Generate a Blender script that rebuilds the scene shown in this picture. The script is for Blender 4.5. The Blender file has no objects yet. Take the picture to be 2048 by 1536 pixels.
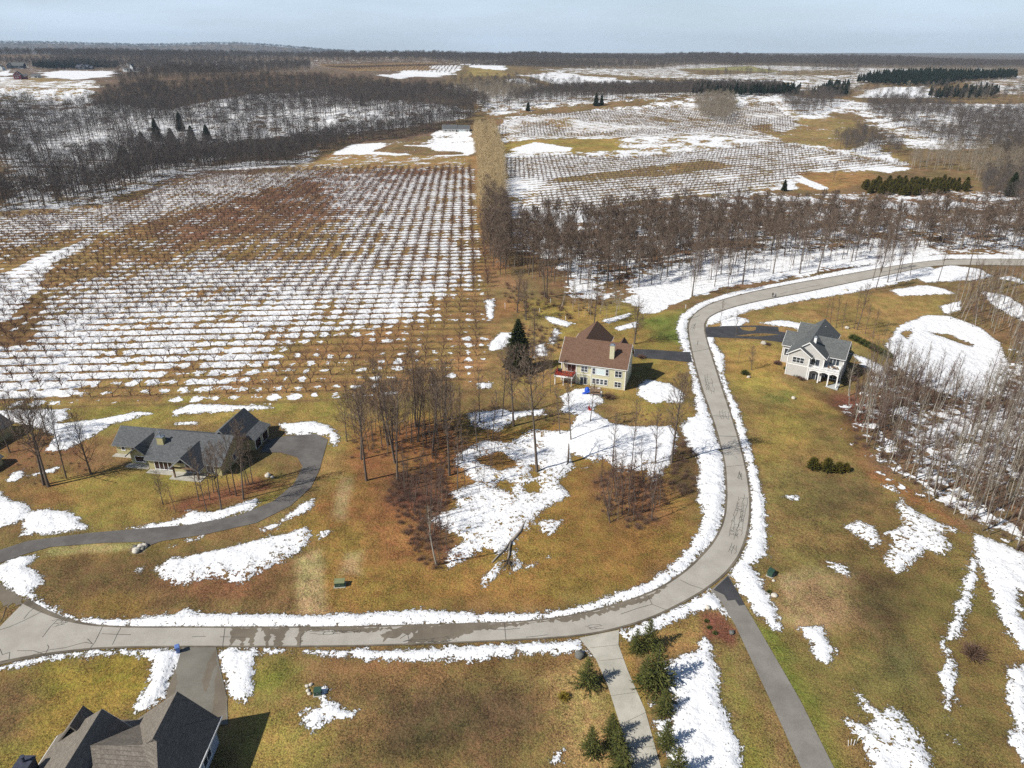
import bpy, math, random
import numpy as np
from mathutils import Vector, Matrix
random.seed(7); RNG = np.random.default_rng(7)
S = bpy.context.scene; COL = S.collection

# ---------------------------------------------------------------- camera
CAMH = 85.0; FPX = 1420.0; PITCH = math.radians(25.36)
cd = bpy.data.cameras.new('camera'); cam = bpy.data.objects.new('camera', cd); COL.objects.link(cam)
cam.location = (0, 0, CAMH); cam.rotation_euler = (math.pi/2 - PITCH, 0, 0)
cd.sensor_width = 36; cd.lens = 36*FPX/2048; cd.clip_start = 1; cd.clip_end = 60000
S.camera = cam
# ---------------------------------------------------------------- sky, sun, exposure
SUN_EL = math.radians(42); SHADOW_DIR = math.radians(27)      # shadows fall to the right and a little away
W = bpy.data.worlds.new('World'); S.world = W; W.use_nodes = True
wn = W.node_tree.nodes; wl = W.node_tree.links; bg = wn['Background']
sky = wn.new('ShaderNodeTexSky'); sky.sky_type = 'NISHITA'; sky.sun_disc = False
sky.sun_elevation = SUN_EL; sky.sun_rotation = math.radians(270) - SHADOW_DIR
sky.altitude = 200; sky.air_density = 1.0; sky.dust_density = 0.6; sky.ozone_density = 2.5
bg.inputs['Strength'].default_value = 0.06
tc = wn.new('ShaderNodeTexCoord'); mp = wn.new('ShaderNodeMapping'); mp.inputs['Scale'].default_value = (2.2, 1.4, 16)
mp.inputs['Location'].default_value = (0.6, 0.2, 0.3)
nz = wn.new('ShaderNodeTexNoise'); nz.inputs['Scale'].default_value = 1.3; nz.inputs['Detail'].default_value = 7
nz.inputs['Roughness'].default_value = 0.55
cr = wn.new('ShaderNodeValToRGB'); cr.color_ramp.elements[0].position = 0.36; cr.color_ramp.elements[1].position = 0.78
cr.color_ramp.elements[0].color = (0.62, 0.62, 0.62, 1); cr.color_ramp.elements[1].color = (1, 1, 1, 1)
mx = wn.new('ShaderNodeMixRGB'); mx.inputs[2].default_value = (11.3, 13.8, 16.8, 1)          # thin veil of cloud, thickest low in the sky
sp_ = wn.new('ShaderNodeSeparateXYZ'); wl.new(tc.outputs['Generated'], sp_.inputs[0]); mr = wn.new('ShaderNodeMapRange'); mr.interpolation_type = 'SMOOTHSTEP'
mr.inputs['From Min'].default_value = .0; mr.inputs['From Max'].default_value = .30; mr.inputs['To Min'].default_value = .95; mr.inputs['To Max'].default_value = .0; wl.new(sp_.outputs[2], mr.inputs['Value'])
mu = wn.new('ShaderNodeMath'); mu.operation = 'MULTIPLY'; wl.new(mr.outputs[0], mu.inputs[0])
wl.new(tc.outputs['Generated'], mp.inputs[0]); wl.new(mp.outputs[0], nz.inputs[0]); wl.new(nz.outputs[0], cr.inputs[0])
wl.new(cr.outputs[0], mu.inputs[1]); wl.new(mu.outputs[0], mx.inputs[0]); wl.new(sky.outputs[0], mx.inputs[1]); wl.new(mx.outputs[0], bg.inputs[0])
sl = bpy.data.lights.new('sun', 'SUN'); sun = bpy.data.objects.new('sun', sl); COL.objects.link(sun)
sl.energy = 4.9; sl.angle = math.radians(0.53); sl.color = (1.0, 0.95, 0.86)
sun.rotation_euler = Vector((math.cos(SUN_EL)*math.cos(SHADOW_DIR), math.cos(SUN_EL)*math.sin(SHADOW_DIR), -math.sin(SUN_EL))).to_track_quat('-Z', 'Y').to_euler()
S.view_settings.view_transform = 'Standard'; S.view_settings.look = 'None'; S.view_settings.exposure = 0.2; S.view_settings.gamma = 1
S.render.engine = 'CYCLES'
S.cycles.max_bounces = 5; S.cycles.diffuse_bounces = 2; S.cycles.glossy_bounces = 2; S.cycles.transmission_bounces = 2
S.cycles.use_denoising = False; S.cycles.sample_clamp_indirect = 2.0; S.cycles.volume_bounces = 0; S.cycles.transparent_max_bounces = 4

# ---------------------------------------------------------------- terrain and photograph geometry
def fade(t): return t*t*(3 - 2*t)
def vnoise(x, y, seed=0):
    xi = np.floor(x).astype(np.int64); yi = np.floor(y).astype(np.int64); fx = fade(x - xi); fy = fade(y - yi)
    def hsh(a, b):
        n = (a*374761393 + b*668265263 + seed*1442695041) & 0xffffffff
        n = ((n ^ (n >> 13))*1274126177) & 0xffffffff
        return ((n ^ (n >> 16)) & 0xffff)/65535.0
    a = hsh(xi, yi); b = hsh(xi+1, yi); c = hsh(xi, yi+1); d = hsh(xi+1, yi+1)
    return (a*(1-fx) + b*fx)*(1-fy) + (c*(1-fx) + d*fx)*fy
def fbm(x, y, seed=0, o=4):
    s = 0; a = 1; t = 0
    for k in range(o): s = s + a*vnoise(x*2**k, y*2**k, seed+k); t += a; a *= .5
    return s/t
_lr = np.linspace(math.log(20), math.log(40000), 800)
_pz = np.interp(_lr, np.log([20, 520, 560, 660, 810, 980, 1220, 1600, 2200, 3100, 3800, 4800, 8000, 40000]),
                [0, 0, .4, 2.6, 9.6, 18, 24, 33, 38, 42, 38, 29, 18, 0])
_k = np.exp(-np.linspace(-2, 2, 25)**2); _k /= _k.sum()
_pz = np.convolve(np.pad(_pz, 12, mode='edge'), _k, mode='valid')
BUMPS = [(92, 172, 13, 11, -1.5), (160, 175, 45, 70, -6), (4, 146, 13, 9, -1.6),
         (-800, 2500, 600, 500, 12), (-5600, 8600, 2500, 800, 112), (-2950, 8600, 800, 600, 60), (-1750, 2600, 700, 450, 26), (2300, 3200, 1150, 900, -27),
         (-120, 1750, 330, 200, 14), (-350, 2750, 330, 260, 11), (780, 2900, 420, 260, 10), (1330, 2800, 260, 240, 6), (150, 3100, 260, 200, 7), (-60, 2150, 500, 160, -10), (260, 1010, 210, 100, 11), (330, 1230, 280, 120, -14),
         (-380, 1270, 330, 190, 21), (-330, 740, 270, 120, -20), (-620, 1050, 170, 130, 12)]
def hz(x, y):
    x = np.asarray(x, float); y = np.asarray(y, float); r = np.hypot(x, y)
    z = np.interp(np.log(np.maximum(r, 20)), _lr, _pz)
    for bx, by, sx, sy, a in BUMPS: z = z + a*np.exp(-((x-bx)/sx)**2 - ((y-by)/sy)**2)
    m_ = np.exp(-((x+350)/380)**2-((y-930)/330)**2); z = z + m_*17*(fbm(x/120, y/120, 41, 2)-.5) + np.clip((r-2000)/1500, 0, 1)*np.clip((7000-r)/2500, 0, 1)*30*(fbm(x/520, y/520, 43, 3)-.5)
    z = z + .35*(fbm(x/28, y/28, 3, 2) - .5) + np.clip((r-600)/2500, 0, 1)*9*(fbm(x/420, y/420, 11, 3) - .5)
    return z
def H1(x, y): return float(hz(np.array([x]), np.array([y]))[0])
_tt = 40*np.exp(np.linspace(0, math.log(900), 2600))
def un(u, v, dz=0.0):
    """the point of the terrain (raised by dz) that the photograph shows at pixel u, v"""
    a = (u-1024)/FPX; b = -(v-768)/FPX
    d = np.array((a, math.cos(PITCH)+b*math.sin(PITCH), -math.sin(PITCH)+b*math.cos(PITCH))); d /= np.linalg.norm(d)
    X = d[0]*_tt; Y = d[1]*_tt; Z = CAMH + d[2]*_tt; g = Z - (hz(X, Y) + dz)
    i = np.argmax(g < 0)
    if i == 0: i = len(_tt)-1
    t = _tt[i-1] + (_tt[i]-_tt[i-1])*(g[i-1]/(g[i-1]-g[i]) if g[i-1] != g[i] else 0)
    return np.array((d[0]*t, d[1]*t, CAMH + d[2]*t))
def P(s):
    """pixel polygon 'x,y x,y' -> ground polygon in metres"""
    return np.array([un(*map(float, q.split(',')))[:2] for q in s.split()])
def sdf(px, py, poly):
    """signed distance, positive inside"""
    n = len(poly); d2 = np.full(px.shape, 1e18); ins = np.zeros(px.shape, bool)
    for i in range(n):
        ax, ay = poly[i]; bx, by = poly[(i+1) % n]; ex = bx-ax; ey = by-ay; L = ex*ex+ey*ey + 1e-12
        t = np.clip(((px-ax)*ex + (py-ay)*ey)/L, 0, 1); d2 = np.minimum(d2, (px-ax-t*ex)**2 + (py-ay-t*ey)**2)
        c = (ay > py) != (by > py)
        with np.errstate(divide='ignore', invalid='ignore'): xx = ax + (py-ay)*ex/(ey if ey != 0 else 1e-12)
        ins ^= c & (px < xx)
    d = np.sqrt(d2); return np.where(ins, d, -d)
def inside(px, py, poly): return sdf(px, py, poly) > 0
def scatter(poly, sp, jit=.45, seed=1, gap=None):
    """jittered grid of points inside a ground polygon; gap = (scale, threshold) leaves openings"""
    r = np.random.default_rng(seed); x0, y0 = poly.min(0); x1, y1 = poly.max(0)
    gx, gy = np.meshgrid(np.arange(x0, x1, sp), np.arange(y0, y1, sp)); gx = gx.ravel(); gy = gy.ravel()
    gx = gx + r.uniform(-jit, jit, gx.size)*sp; gy = gy + r.uniform(-jit, jit, gy.size)*sp
    k = inside(gx, gy, poly)
    if gap: k &= fbm(gx/gap[0], gy/gap[0], seed+50, 3) > gap[1]
    return np.stack([gx[k], gy[k]], 1)
def resample(pl, n):
    pl = np.asarray(pl, float); s = np.r_[0, np.cumsum(np.hypot(*np.diff(pl, axis=0).T))]; t = np.linspace(0, s[-1], n)
    return np.stack([np.interp(t, s, pl[:, 0]), np.interp(t, s, pl[:, 1])], 1)
def smooth(pl, it=2):
    for _ in range(it):
        q = [pl[0]]
        for a, b in zip(pl[:-1], pl[1:]): q += [a*.75+b*.25, a*.25+b*.75]
        pl = np.array(q + [pl[-1]])
    return pl

# ---------------------------------------------------------------- materials
def mat(name, col, rough=.85, noise=0.25, scale=3.0, bump=0.0, metal=0.0, spec=.3, coords='Object', stretch=(1, 1, 1), detail=5, col2=None):
    m = bpy.data.materials.new(name); m.use_nodes = True; nt = m.node_tree; N = nt.nodes; L = nt.links; b = N['Principled BSDF']
    b.inputs['Roughness'].default_value = rough; b.inputs['Metallic'].default_value = metal; b.inputs['Specular IOR Level'].default_value = spec
    t = N.new('ShaderNodeTexCoord'); mp = N.new('ShaderNodeMapping'); mp.inputs['Scale'].default_value = stretch
    n = N.new('ShaderNodeTexNoise'); n.inputs['Scale'].default_value = scale; n.inputs['Detail'].default_value = detail
    if coords == 'World':
        g = N.new('ShaderNodeNewGeometry'); L.new(g.outputs['Position'], mp.inputs[0])
    else: L.new(t.outputs[coords], mp.inputs[0])
    L.new(mp.outputs[0], n.inputs[0])
    r = N.new('ShaderNodeValToRGB'); r.color_ramp.elements[0].position = .3; r.color_ramp.elements[1].position = .7
    c2 = col2 or [min(1, c*(1+noise)) for c in col]; c1 = [c*(1-noise) for c in col] if not col2 else col
    r.color_ramp.elements[0].color = (*c1, 1); r.color_ramp.elements[1].color = (*c2, 1)
    L.new(n.outputs[0], r.inputs[0]); L.new(r.outputs[0], b.inputs['Base Color'])
    if bump:
        bp = N.new('ShaderNodeBump'); bp.inputs['Strength'].default_value = bump; bp.inputs['Distance'].default_value = .05
        L.new(n.outputs[0], bp.inputs['Height']); L.new(bp.outputs[0], b.inputs['Normal'])
    return m
def shingle(name, col, col2):
    m = mat(name, col, .92, .3, 1.2, 0, spec=.15); nt = m.node_tree; N = nt.nodes; L = nt.links; b = N['Principled BSDF']
    t = N.new('ShaderNodeTexCoord'); br = N.new('ShaderNodeTexBrick'); br.inputs['Scale'].default_value = 1
    br.inputs['Brick Width'].default_value = .45; br.inputs['Row Height'].default_value = .16; br.inputs['Mortar Size'].default_value = .012
    br.inputs['Color1'].default_value = (*col, 1); br.inputs['Color2'].default_value = (*col2, 1); br.inputs['Mortar'].default_value = (*[c*.72 for c in col], 1)
    mp = N.new('ShaderNodeMapping'); g = N.new('ShaderNodeNewGeometry')
    # rows run along the slope: x+y carries the course, z the row
    sx = N.new('ShaderNodeSeparateXYZ'); L.new(t.outputs['Object'], sx.inputs[0]); ad = N.new('ShaderNodeMath'); L.new(sx.outputs[0], ad.inputs[0]); L.new(sx.outputs[1], ad.inputs[1])
    cb = N.new('ShaderNodeCombineXYZ'); L.new(ad.outputs[0], cb.inputs[0]); L.new(sx.outputs[2], cb.inputs[1]); L.new(cb.outputs[0], br.inputs[0])
    wn_ = N.new('ShaderNodeTexNoise'); wn_.inputs['Scale'].default_value = 5; wn_.inputs['Detail'].default_value = 6; L.new(t.outputs['Object'], wn_.inputs[0])
    mm = N.new('ShaderNodeMixRGB'); mm.blend_type = 'MULTIPLY'; mm.inputs[0].default_value = .75
    r2 = N.new('ShaderNodeValToRGB'); r2.color_ramp.elements[0].position = .3; r2.color_ramp.elements[1].position = .7; r2.color_ramp.elements[0].color = (.6, .6, .6, 1); r2.color_ramp.elements[1].color = (1.3, 1.3, 1.3, 1)
    L.new(wn_.outputs[0], r2.inputs[0]); L.new(br.outputs[0], mm.inputs[1]); L.new(r2.outputs[0], mm.inputs[2]); L.new(mm.outputs[0], b.inputs['Base Color'])
    bp = N.new('ShaderNodeBump'); bp.inputs['Strength'].default_value = .35; bp.inputs['Distance'].default_value = .02; L.new(br.outputs['Fac'], bp.inputs['Height']); bp.invert = True; L.new(bp.outputs[0], b.inputs['Normal'])
    return m
M = {}

# ---------------------------------------------------------------- mesh helpers
class MB:
    def __init__(s): s.v = []; s.f = []; s.m = []
    def add(s, vs, fs, mi=0):
        o = len(s.v); s.v += [tuple(map(float, p)) for p in vs]; s.f += [tuple(i+o for i in q) for q in fs]; s.m += [mi]*len(fs); return s
    def hexa(s, b, t, mi=0):     # four bottom, four top corners, counter-clockwise from above
        return s.add(list(b)+list(t), [(3, 2, 1, 0), (4, 5, 6, 7), (0, 1, 5, 4), (1, 2, 6, 5), (2, 3, 7, 6), (3, 0, 4, 7)], mi)
    def box(s, x0, x1, y0, y1, z0, z1, mi=0):
        return s.hexa([(x0, y0, z0), (x1, y0, z0), (x1, y1, z0), (x0, y1, z0)], [(x0, y0, z1), (x1, y0, z1), (x1, y1, z1), (x0, y1, z1)], mi)
    def tube(s, pts, rad, n=6, mi=0, cap=True):
        pts = [Vector(p) for p in pts]; o = len(s.v); k = len(pts)
        for i, p in enumerate(pts):
            d = (pts[min(i+1, k-1)] - pts[max(i-1, 0)]).normalized(); a = d.orthogonal().normalized(); b = d.cross(a)
            r = rad[i] if hasattr(rad, '__len__') else rad
            for j in range(n):
                w = 2*math.pi*j/n; s.v.append(tuple(p + a*(r*math.cos(w)) + b*(r*math.sin(w))))
        fs = [(o+i*n+j, o+i*n+(j+1) % n, o+(i+1)*n+(j+1) % n, o+(i+1)*n+j) for i in range(k-1) for j in range(n)]
        if cap: fs += [tuple(o+j for j in range(n))[::-1], tuple(o+(k-1)*n+j for j in range(n))]
        s.f += fs; s.m += [mi]*len(fs); return s
    def ball(s, c, r, n=8, m_=6, sq=(1, 1, 1), jit=0, seed=0, mi=0):
        rr = random.Random(seed); o = len(s.v)
        for i in range(m_+1):
            a = math.pi*i/m_
            for j in range(n):
                b = 2*math.pi*j/n; q = r*(1+rr.uniform(-jit, jit)) if 0 < i < m_ else r
                s.v.append((c[0]+sq[0]*q*math.sin(a)*math.cos(b), c[1]+sq[1]*q*math.sin(a)*math.sin(b), c[2]+sq[2]*q*math.cos(a)))
        fs = [(o+i*n+j, o+(i+1)*n+j, o+(i+1)*n+(j+1) % n, o+i*n+(j+1) % n) for i in range(m_) for j in range(n)]
        s.f += fs; s.m += [mi]*len(fs); return s
    def mesh(s, name, mats, sm=False):
        me = bpy.data.meshes.new(name); me.from_pydata(s.v, [], s.f)
        for m_ in (mats if isinstance(mats, (list, tuple)) else [mats]): me.materials.append(m_)
        if any(s.m): me.polygons.foreach_set('material_index', s.m)
        if sm: me.polygons.foreach_set('use_smooth', [True]*len(s.f))
        me.update(); return me
    def build(s, name, mats, parent=None, sm=False):
        o = bpy.data.objects.new(name, s.mesh(name, mats, sm)); COL.objects.link(o)
        if parent: o.parent = parent
        return o
def tag(o, label=None, cat=None, group=None, kind=None):
    if label: o['label'] = label
    if cat: o['category'] = cat
    if group: o['group'] = group
    if kind: o['kind'] = kind
    return o
def thing(name, label, cat, loc=(0, 0, 0), rz=0, group=None):
    o = bpy.data.objects.new(name, None); COL.objects.link(o); o.location = loc; o.rotation_euler = (0, 0, rz)
    o.empty_display_size = .3; return tag(o, label, cat, group)
def dup(root, loc, rz=0, sc=1, label=None, group=None, cat=None):
    r = root.copy(); COL.objects.link(r); r.location = loc; r.rotation_euler = (0, 0, rz); r.scale = (sc, sc, sc) if not hasattr(sc, '__len__') else sc
    if label: r['label'] = label
    if group: r['group'] = group
    elif group == '' and 'group' in r: del r['group']
    if cat: r['category'] = cat
    for ch in list(root.children):
        c = ch.copy(); COL.objects.link(c); c.parent = r
        for g in ch.children:
            d = g.copy(); COL.objects.link(d); d.parent = c
    return r
def npmesh(name, V, F, mats, midx=None, sm=False):
    V = np.asarray(V, np.float32); F = np.asarray(F, np.int32); me = bpy.data.meshes.new(name); n = F.shape[1]
    me.vertices.add(len(V)); me.vertices.foreach_set('co', V.ravel()); me.loops.add(F.size); me.loops.foreach_set('vertex_index', F.ravel())
    me.polygons.add(len(F)); me.polygons.foreach_set('loop_start', np.arange(0, F.size, n, dtype=np.int32))
    for m_ in (mats if isinstance(mats, (list, tuple)) else [mats]): me.materials.append(m_)
    if midx is not None: me.polygons.foreach_set('material_index', np.asarray(midx, np.int32))
    me.polygons.foreach_set('use_smooth', np.full(len(F), sm)); me.update(calc_edges=True); me.validate(); return me

# ================================================================ GROUND
ROAD_L = smooth(P('-160,1075 -60,1130 0,1164 51,1195 102,1225 154,1244 222,1253 342,1253 520,1253 700,1253 899,1247 1036,1244 1138,1232 1241,1206 1309,1181 1360,1150 1405,1108 1435,1070 1448,1035 1452,1000 1450,934 1440,890 1425,840 1403,780 1391,740 1381,700 1374,660 1379,633 1416,607 1485,587 1587,566 1690,549 1792,530 1895,517 2048,518 2300,522'))
ROAD_R = smooth(P('-160,1365 0,1330 68,1314 188,1297 342,1295 513,1295 700,1294 831,1290 1002,1283 1155,1275 1241,1259 1309,1236 1365,1208 1420,1177 1455,1148 1485,1108 1498,1062 1503,1019 1500,971 1488,913 1468,842 1447,780 1431,730 1418,690 1408,653 1416,635 1450,619 1519,602 1621,583 1724,561 1792,547 1861,532 1929,530 2048,532 2300,538'))
NR = 420
def match(a, b, n):
    """pair the two kerbs: from each point of the densely sampled centre go to the nearest point of either side"""
    A = resample(a, n); B = resample(b, n); c = (A+B)/2
    for _ in range(3):
        c = resample(c, n)
        ia = [np.argmin(((A-p)**2).sum(1)) for p in c]; ib = [np.argmin(((B-p)**2).sum(1)) for p in c]
        ia = np.maximum.accumulate(ia); ib = np.maximum.accumulate(ib); c = (A[ia]+B[ib])/2
    k = np.hanning(9); k /= k.sum()
    f = lambda q: np.stack([np.convolve(np.pad(q[:, j], 4, mode='edge'), k, mode='valid') for j in (0, 1)], 1)
    return f(A[ia]), f(B[ib])
RL, RR = match(ROAD_L, ROAD_R, NR)
ROADPOLY = np.r_[RL, RR[::-1]]
DRIVES = {
 'near_driveway': P('364,1294 432,1294 440,1335 454,1395 456,1450 325,1450 330,1400 350,1345'),
 'concrete_driveway': P('1158,1276 1238,1260 1237,1290 1255,1340 1290,1420 1322,1536 1345,1620 1285,1620 1262,1536 1240,1450 1215,1370 1190,1315'),
 'long_driveway': P('1422,1180 1456,1150 1475,1185 1520,1262 1600,1400 1668,1536 1720,1640 1650,1640 1602,1536 1540,1400 1470,1250 1440,1200'),
 'far_house_driveway': P('1409,655 1450,652 1519,651 1556,654 1558,663 1590,668 1590,690 1574,686 1512,678 1412,674'),
 'centre_driveway': P('1258,698 1300,699 1368,704 1380,704 1384,724 1376,724 1310,718 1268,714'),
 'curved_driveway': P('-60,1112 0,1100 55,1082 178,1066 273,1058 376,1050 478,1031 547,1002 588,968 605,934 595,915 560,905 520,905 535,880 574,872 632,868 656,879 650,900 639,940 622,975 581,1012 513,1046 410,1069 325,1082 294,1093 290,1084 205,1086 102,1094 51,1108 0,1126 -60,1145')}
# snow that lies in sharp patches: (polygon, ragged edge)
SNOW = '''0,1128 40,1112 75,1112 60,1135 85,1150 85,1168 65,1180 75,1200 120,1222 170,1236 240,1238 300,1232 350,1226 375,1215 400,1226 500,1228 640,1230 700,1228 800,1222 850,1217 900,1224 1000,1228 1090,1224 1150,1215 1200,1198 1260,1178 1310,1158 1340,1130 1365,1148 1309,1183 1241,1208 1138,1234 1036,1246 899,1249 700,1255 342,1255 222,1255 154,1246 102,1227 51,1197 0,1168 -60,1130 -60,1110
1340,1130 1380,1095 1398,1060 1405,1020 1395,1000 1395,960 1400,940 1395,915 1375,890 1360,850 1380,835 1395,832 1390,800 1385,770 1380,740 1365,700 1355,670 1352,650 1362,630 1395,607 1450,588 1540,569 1640,550 1690,539 1790,521 1880,509 2048,509 2250,511 2250,520 1895,518 1792,532 1690,551 1587,568 1485,589 1416,609 1379,635 1374,660 1391,740 1403,780 1425,840 1440,890 1450,934 1452,1000 1448,1035 1435,1070 1405,1108 1360,1150
1410,655 1430,647 1445,640 1500,622 1590,604 1680,590 1740,578 1790,568 1850,552 1870,540 1861,531 1792,545 1724,559 1621,581 1519,600 1450,617 1416,633
1409,673 1428,673 1432,690 1450,715 1445,740 1455,770 1475,810 1490,860 1505,910 1520,960 1530,1000 1535,1060 1535,1110 1500,1130 1510,1140 1530,1180 1555,1220 1562,1262 1545,1258 1500,1210 1480,1182 1458,1150 1485,1108 1498,1062 1503,1019 1500,971 1488,913 1468,842 1447,780 1431,730
1378,1202 1420,1180 1438,1192 1460,1232 1450,1238 1440,1225 1420,1217 1390,1222 1350,1245 1315,1262 1280,1275 1245,1278 1243,1262 1300,1240
612,1301 660,1300 797,1300 968,1290 1155,1280 1186,1311 1155,1306 1070,1307 968,1319 831,1323 728,1318 660,1312 610,1306
-60,1352 0,1332 60,1318 130,1306 200,1300 350,1297 365,1300 352,1340 332,1395 275,1425 265,1418 285,1390 300,1360 300,1335 305,1325 280,1310 240,1308 150,1315 80,1326 0,1343 -60,1362
438,1298 512,1297 521,1310 508,1330 512,1380 490,1403 465,1400 452,1370 443,1330
525,1300 580,1299 578,1305 540,1308
0,985 20,1000 60,1010 55,1040 0,1053 -80,1060 -80,985
45,1040 60,1022 100,1020 140,1022 165,1045 177,1058 120,1068 45,1070
250,1056 300,1050 370,1035 375,1020 420,1025 470,1010 510,997 518,1003 500,1022 450,1036 380,1050 300,1060
560,1042 600,1010 630,995 628,1015 600,1030 565,1046
520,1058 555,1046 560,1050 525,1064
375,1078 410,1070 405,1076 375,1084
335,1092 355,1088 350,1096 333,1098
308,1138 342,1118 427,1101 496,1084 581,1064 615,1053 626,1074 612,1098 581,1111 564,1125 513,1149 478,1168 427,1152 366,1172 325,1160
632,1068 655,1058 660,1066 638,1080
275,1140 285,1136 284,1146
558,848 630,842 660,852 678,870 674,895 662,888 655,872 630,866 600,870 575,868
-80,818 0,820 135,818 140,835 110,848 200,838 280,822 305,828 220,850 190,870 130,900 90,902 110,870 60,852 0,838 -80,840
340,826 380,808 540,812 550,816 450,824 350,830
350,845 395,845 395,850 350,850
12,962 28,945 50,940 48,952 20,966
62,950 115,934 112,942 70,953
933,828 1002,818 1022,824 1087,818 1094,828 1036,835 1019,848 995,865 944,852
1063,859 1138,862 1156,831 1121,821 1140,790 1200,790 1186,821 1220,845 1258,852 1292,853 1343,852 1357,869 1343,923 1309,971 1292,941 1241,944 1207,917 1166,937 1149,930 1121,965 1138,992 1087,1019 1063,1047 1043,1070 1026,1088 1002,1111 968,1098 933,1118 892,1139 896,1105 927,1081 879,1053 838,1036 865,1033 916,1016 899,985 950,965 909,927 916,906 968,879 1019,886
1068,1042 1128,1040 1104,1072 1080,1060
1020,1146 1101,1112 1053,1139 1022,1105 1036,1092
970,1150 1002,1118 1006,1135 988,1158 962,1177
1120,792 1150,778 1200,775 1207,800 1190,820 1155,826 1125,806
1277,772 1290,758 1340,768 1368,785 1366,806 1300,806 1275,792
975,690 1000,665 1027,665 1022,690 1000,700 980,702
1068,692 1090,685 1097,710 1070,716
1085,630 1110,635 1150,648 1130,655 1100,645
1110,655 1122,665 1105,692 1098,680
970,598 990,600 986,640 975,642
1205,640 1262,625 1262,632 1215,648
1230,655 1275,642 1275,655 1240,662
955,766 985,766 982,778 955,776
760,785 792,784 786,792 765,792
1440,642 1470,632 1500,640 1480,655 1440,655
1512,646 1560,640 1610,648 1607,660 1560,652
1702,706 1740,720 1770,735 1768,752 1730,738
1770,690 1800,650 1850,630 1900,632 1960,655 2000,685 2020,730 2010,790 1930,800 1850,775 1790,730
1778,580 1850,570 1890,578 1912,588 1850,590 1800,592
1820,548 1900,530 1960,538 1985,552 1960,560 1900,563 1850,566
1992,556 2020,552 2048,560 2048,568
1960,582 2010,590 2060,620 2060,650 1990,615
1950,524 2060,524 2060,527 1960,528
1880,612 1925,600 1920,622 1890,628
1803,992 1816,1012 1854,1033 1881,1047 1929,1064 1881,1064 1908,1094 1888,1111 1854,1101 1826,1129 1792,1151 1767,1122 1789,1081 1768,1067 1809,1047 1792,1012
1684,1053 1717,1041 1751,1053 1764,1086 1748,1098 1714,1070
1654,1122 1690,1130 1704,1158 1665,1138
1765,968 1789,971 1798,985 1772,980
1943,1110 1960,1136 1943,1195 1926,1253 1915,1283 1889,1277 1908,1225 1929,1167
1886,1285 1902,1307 1912,1328 1908,1369 1905,1424 1898,1438 1881,1406 1888,1376 1876,1345 1891,1328
1945,1065 2060,1110 2060,1310 2030,1290 2010,1250 1990,1210 1975,1160 1955,1130
2060,1330 2020,1330 2010,1380 2030,1440 2018,1480 2060,1540
1703,1377 1724,1389 1758,1424 1785,1411 1809,1434 1837,1468 1854,1502 1870,1540 1880,1600 1770,1600 1744,1536 1724,1485 1688,1434 1707,1438 1741,1458 1731,1424
1898,1470 1912,1478 1928,1492 1905,1482
1592,1252 1640,1252 1671,1300 1658,1333 1638,1321 1615,1280
1345,1318 1400,1300 1408,1270 1420,1285 1427,1307 1437,1335 1440,1396 1461,1441 1481,1492 1485,1560 1490,1620 1350,1620 1335,1500 1345,1400 1330,1350 1335,1325
1308,1440 1330,1436 1345,1480 1340,1500 1315,1470
1288,1385 1308,1410 1305,1415 1286,1392
640,1382 655,1374 650,1400 700,1424 722,1422 690,1440 660,1440 625,1460 600,1425 640,1415
1108,1506 1128,1503 1120,1520 1098,1530
1565,993 1595,992 1598,998 1570,999
610,1415 640,1412 650,1430 620,1430'''.split('\n')
SNOW = [P(q) for q in SNOW]
BROKEN = [P(q) for q in ('830,820 1100,850 1130,960 1060,1040 1120,1040 1110,1120 940,1180 820,1060', '1180,900 1345,930 1320,980 1180,980', '1690,790 1800,740 1900,790 2060,640 2300,640 2300,1150 1950,1060 1750,930', '300,1140 440,1125 640,1060 640,1100 500,1180 300,1180', '1760,960 1920,1060 1900,1120 1780,1160 1640,1140 1680,1040', '1680,1370 1900,1440 1880,1560 1700,1500')]
HOLES = [P(q) for q in '''954,915 1000,905 1030,920 1036,932 1000,942 960,926
1046,968 1080,962 1082,985 1050,986
1063,932 1080,932 1080,952 1063,955
1000,960 1035,968 1020,985 990,975
1140,905 1190,925 1180,935 1145,935
1856,664 1900,669 1950,691 1944,695 1890,676
1800,665 1825,660 1815,680
1975,1180 1985,1180 1985,1240 1978,1240
2035,1180 2060,1190 2060,1260 2040,1230
605,1098 622,1090 620,1112 600,1110'''.split('\n')]
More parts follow.
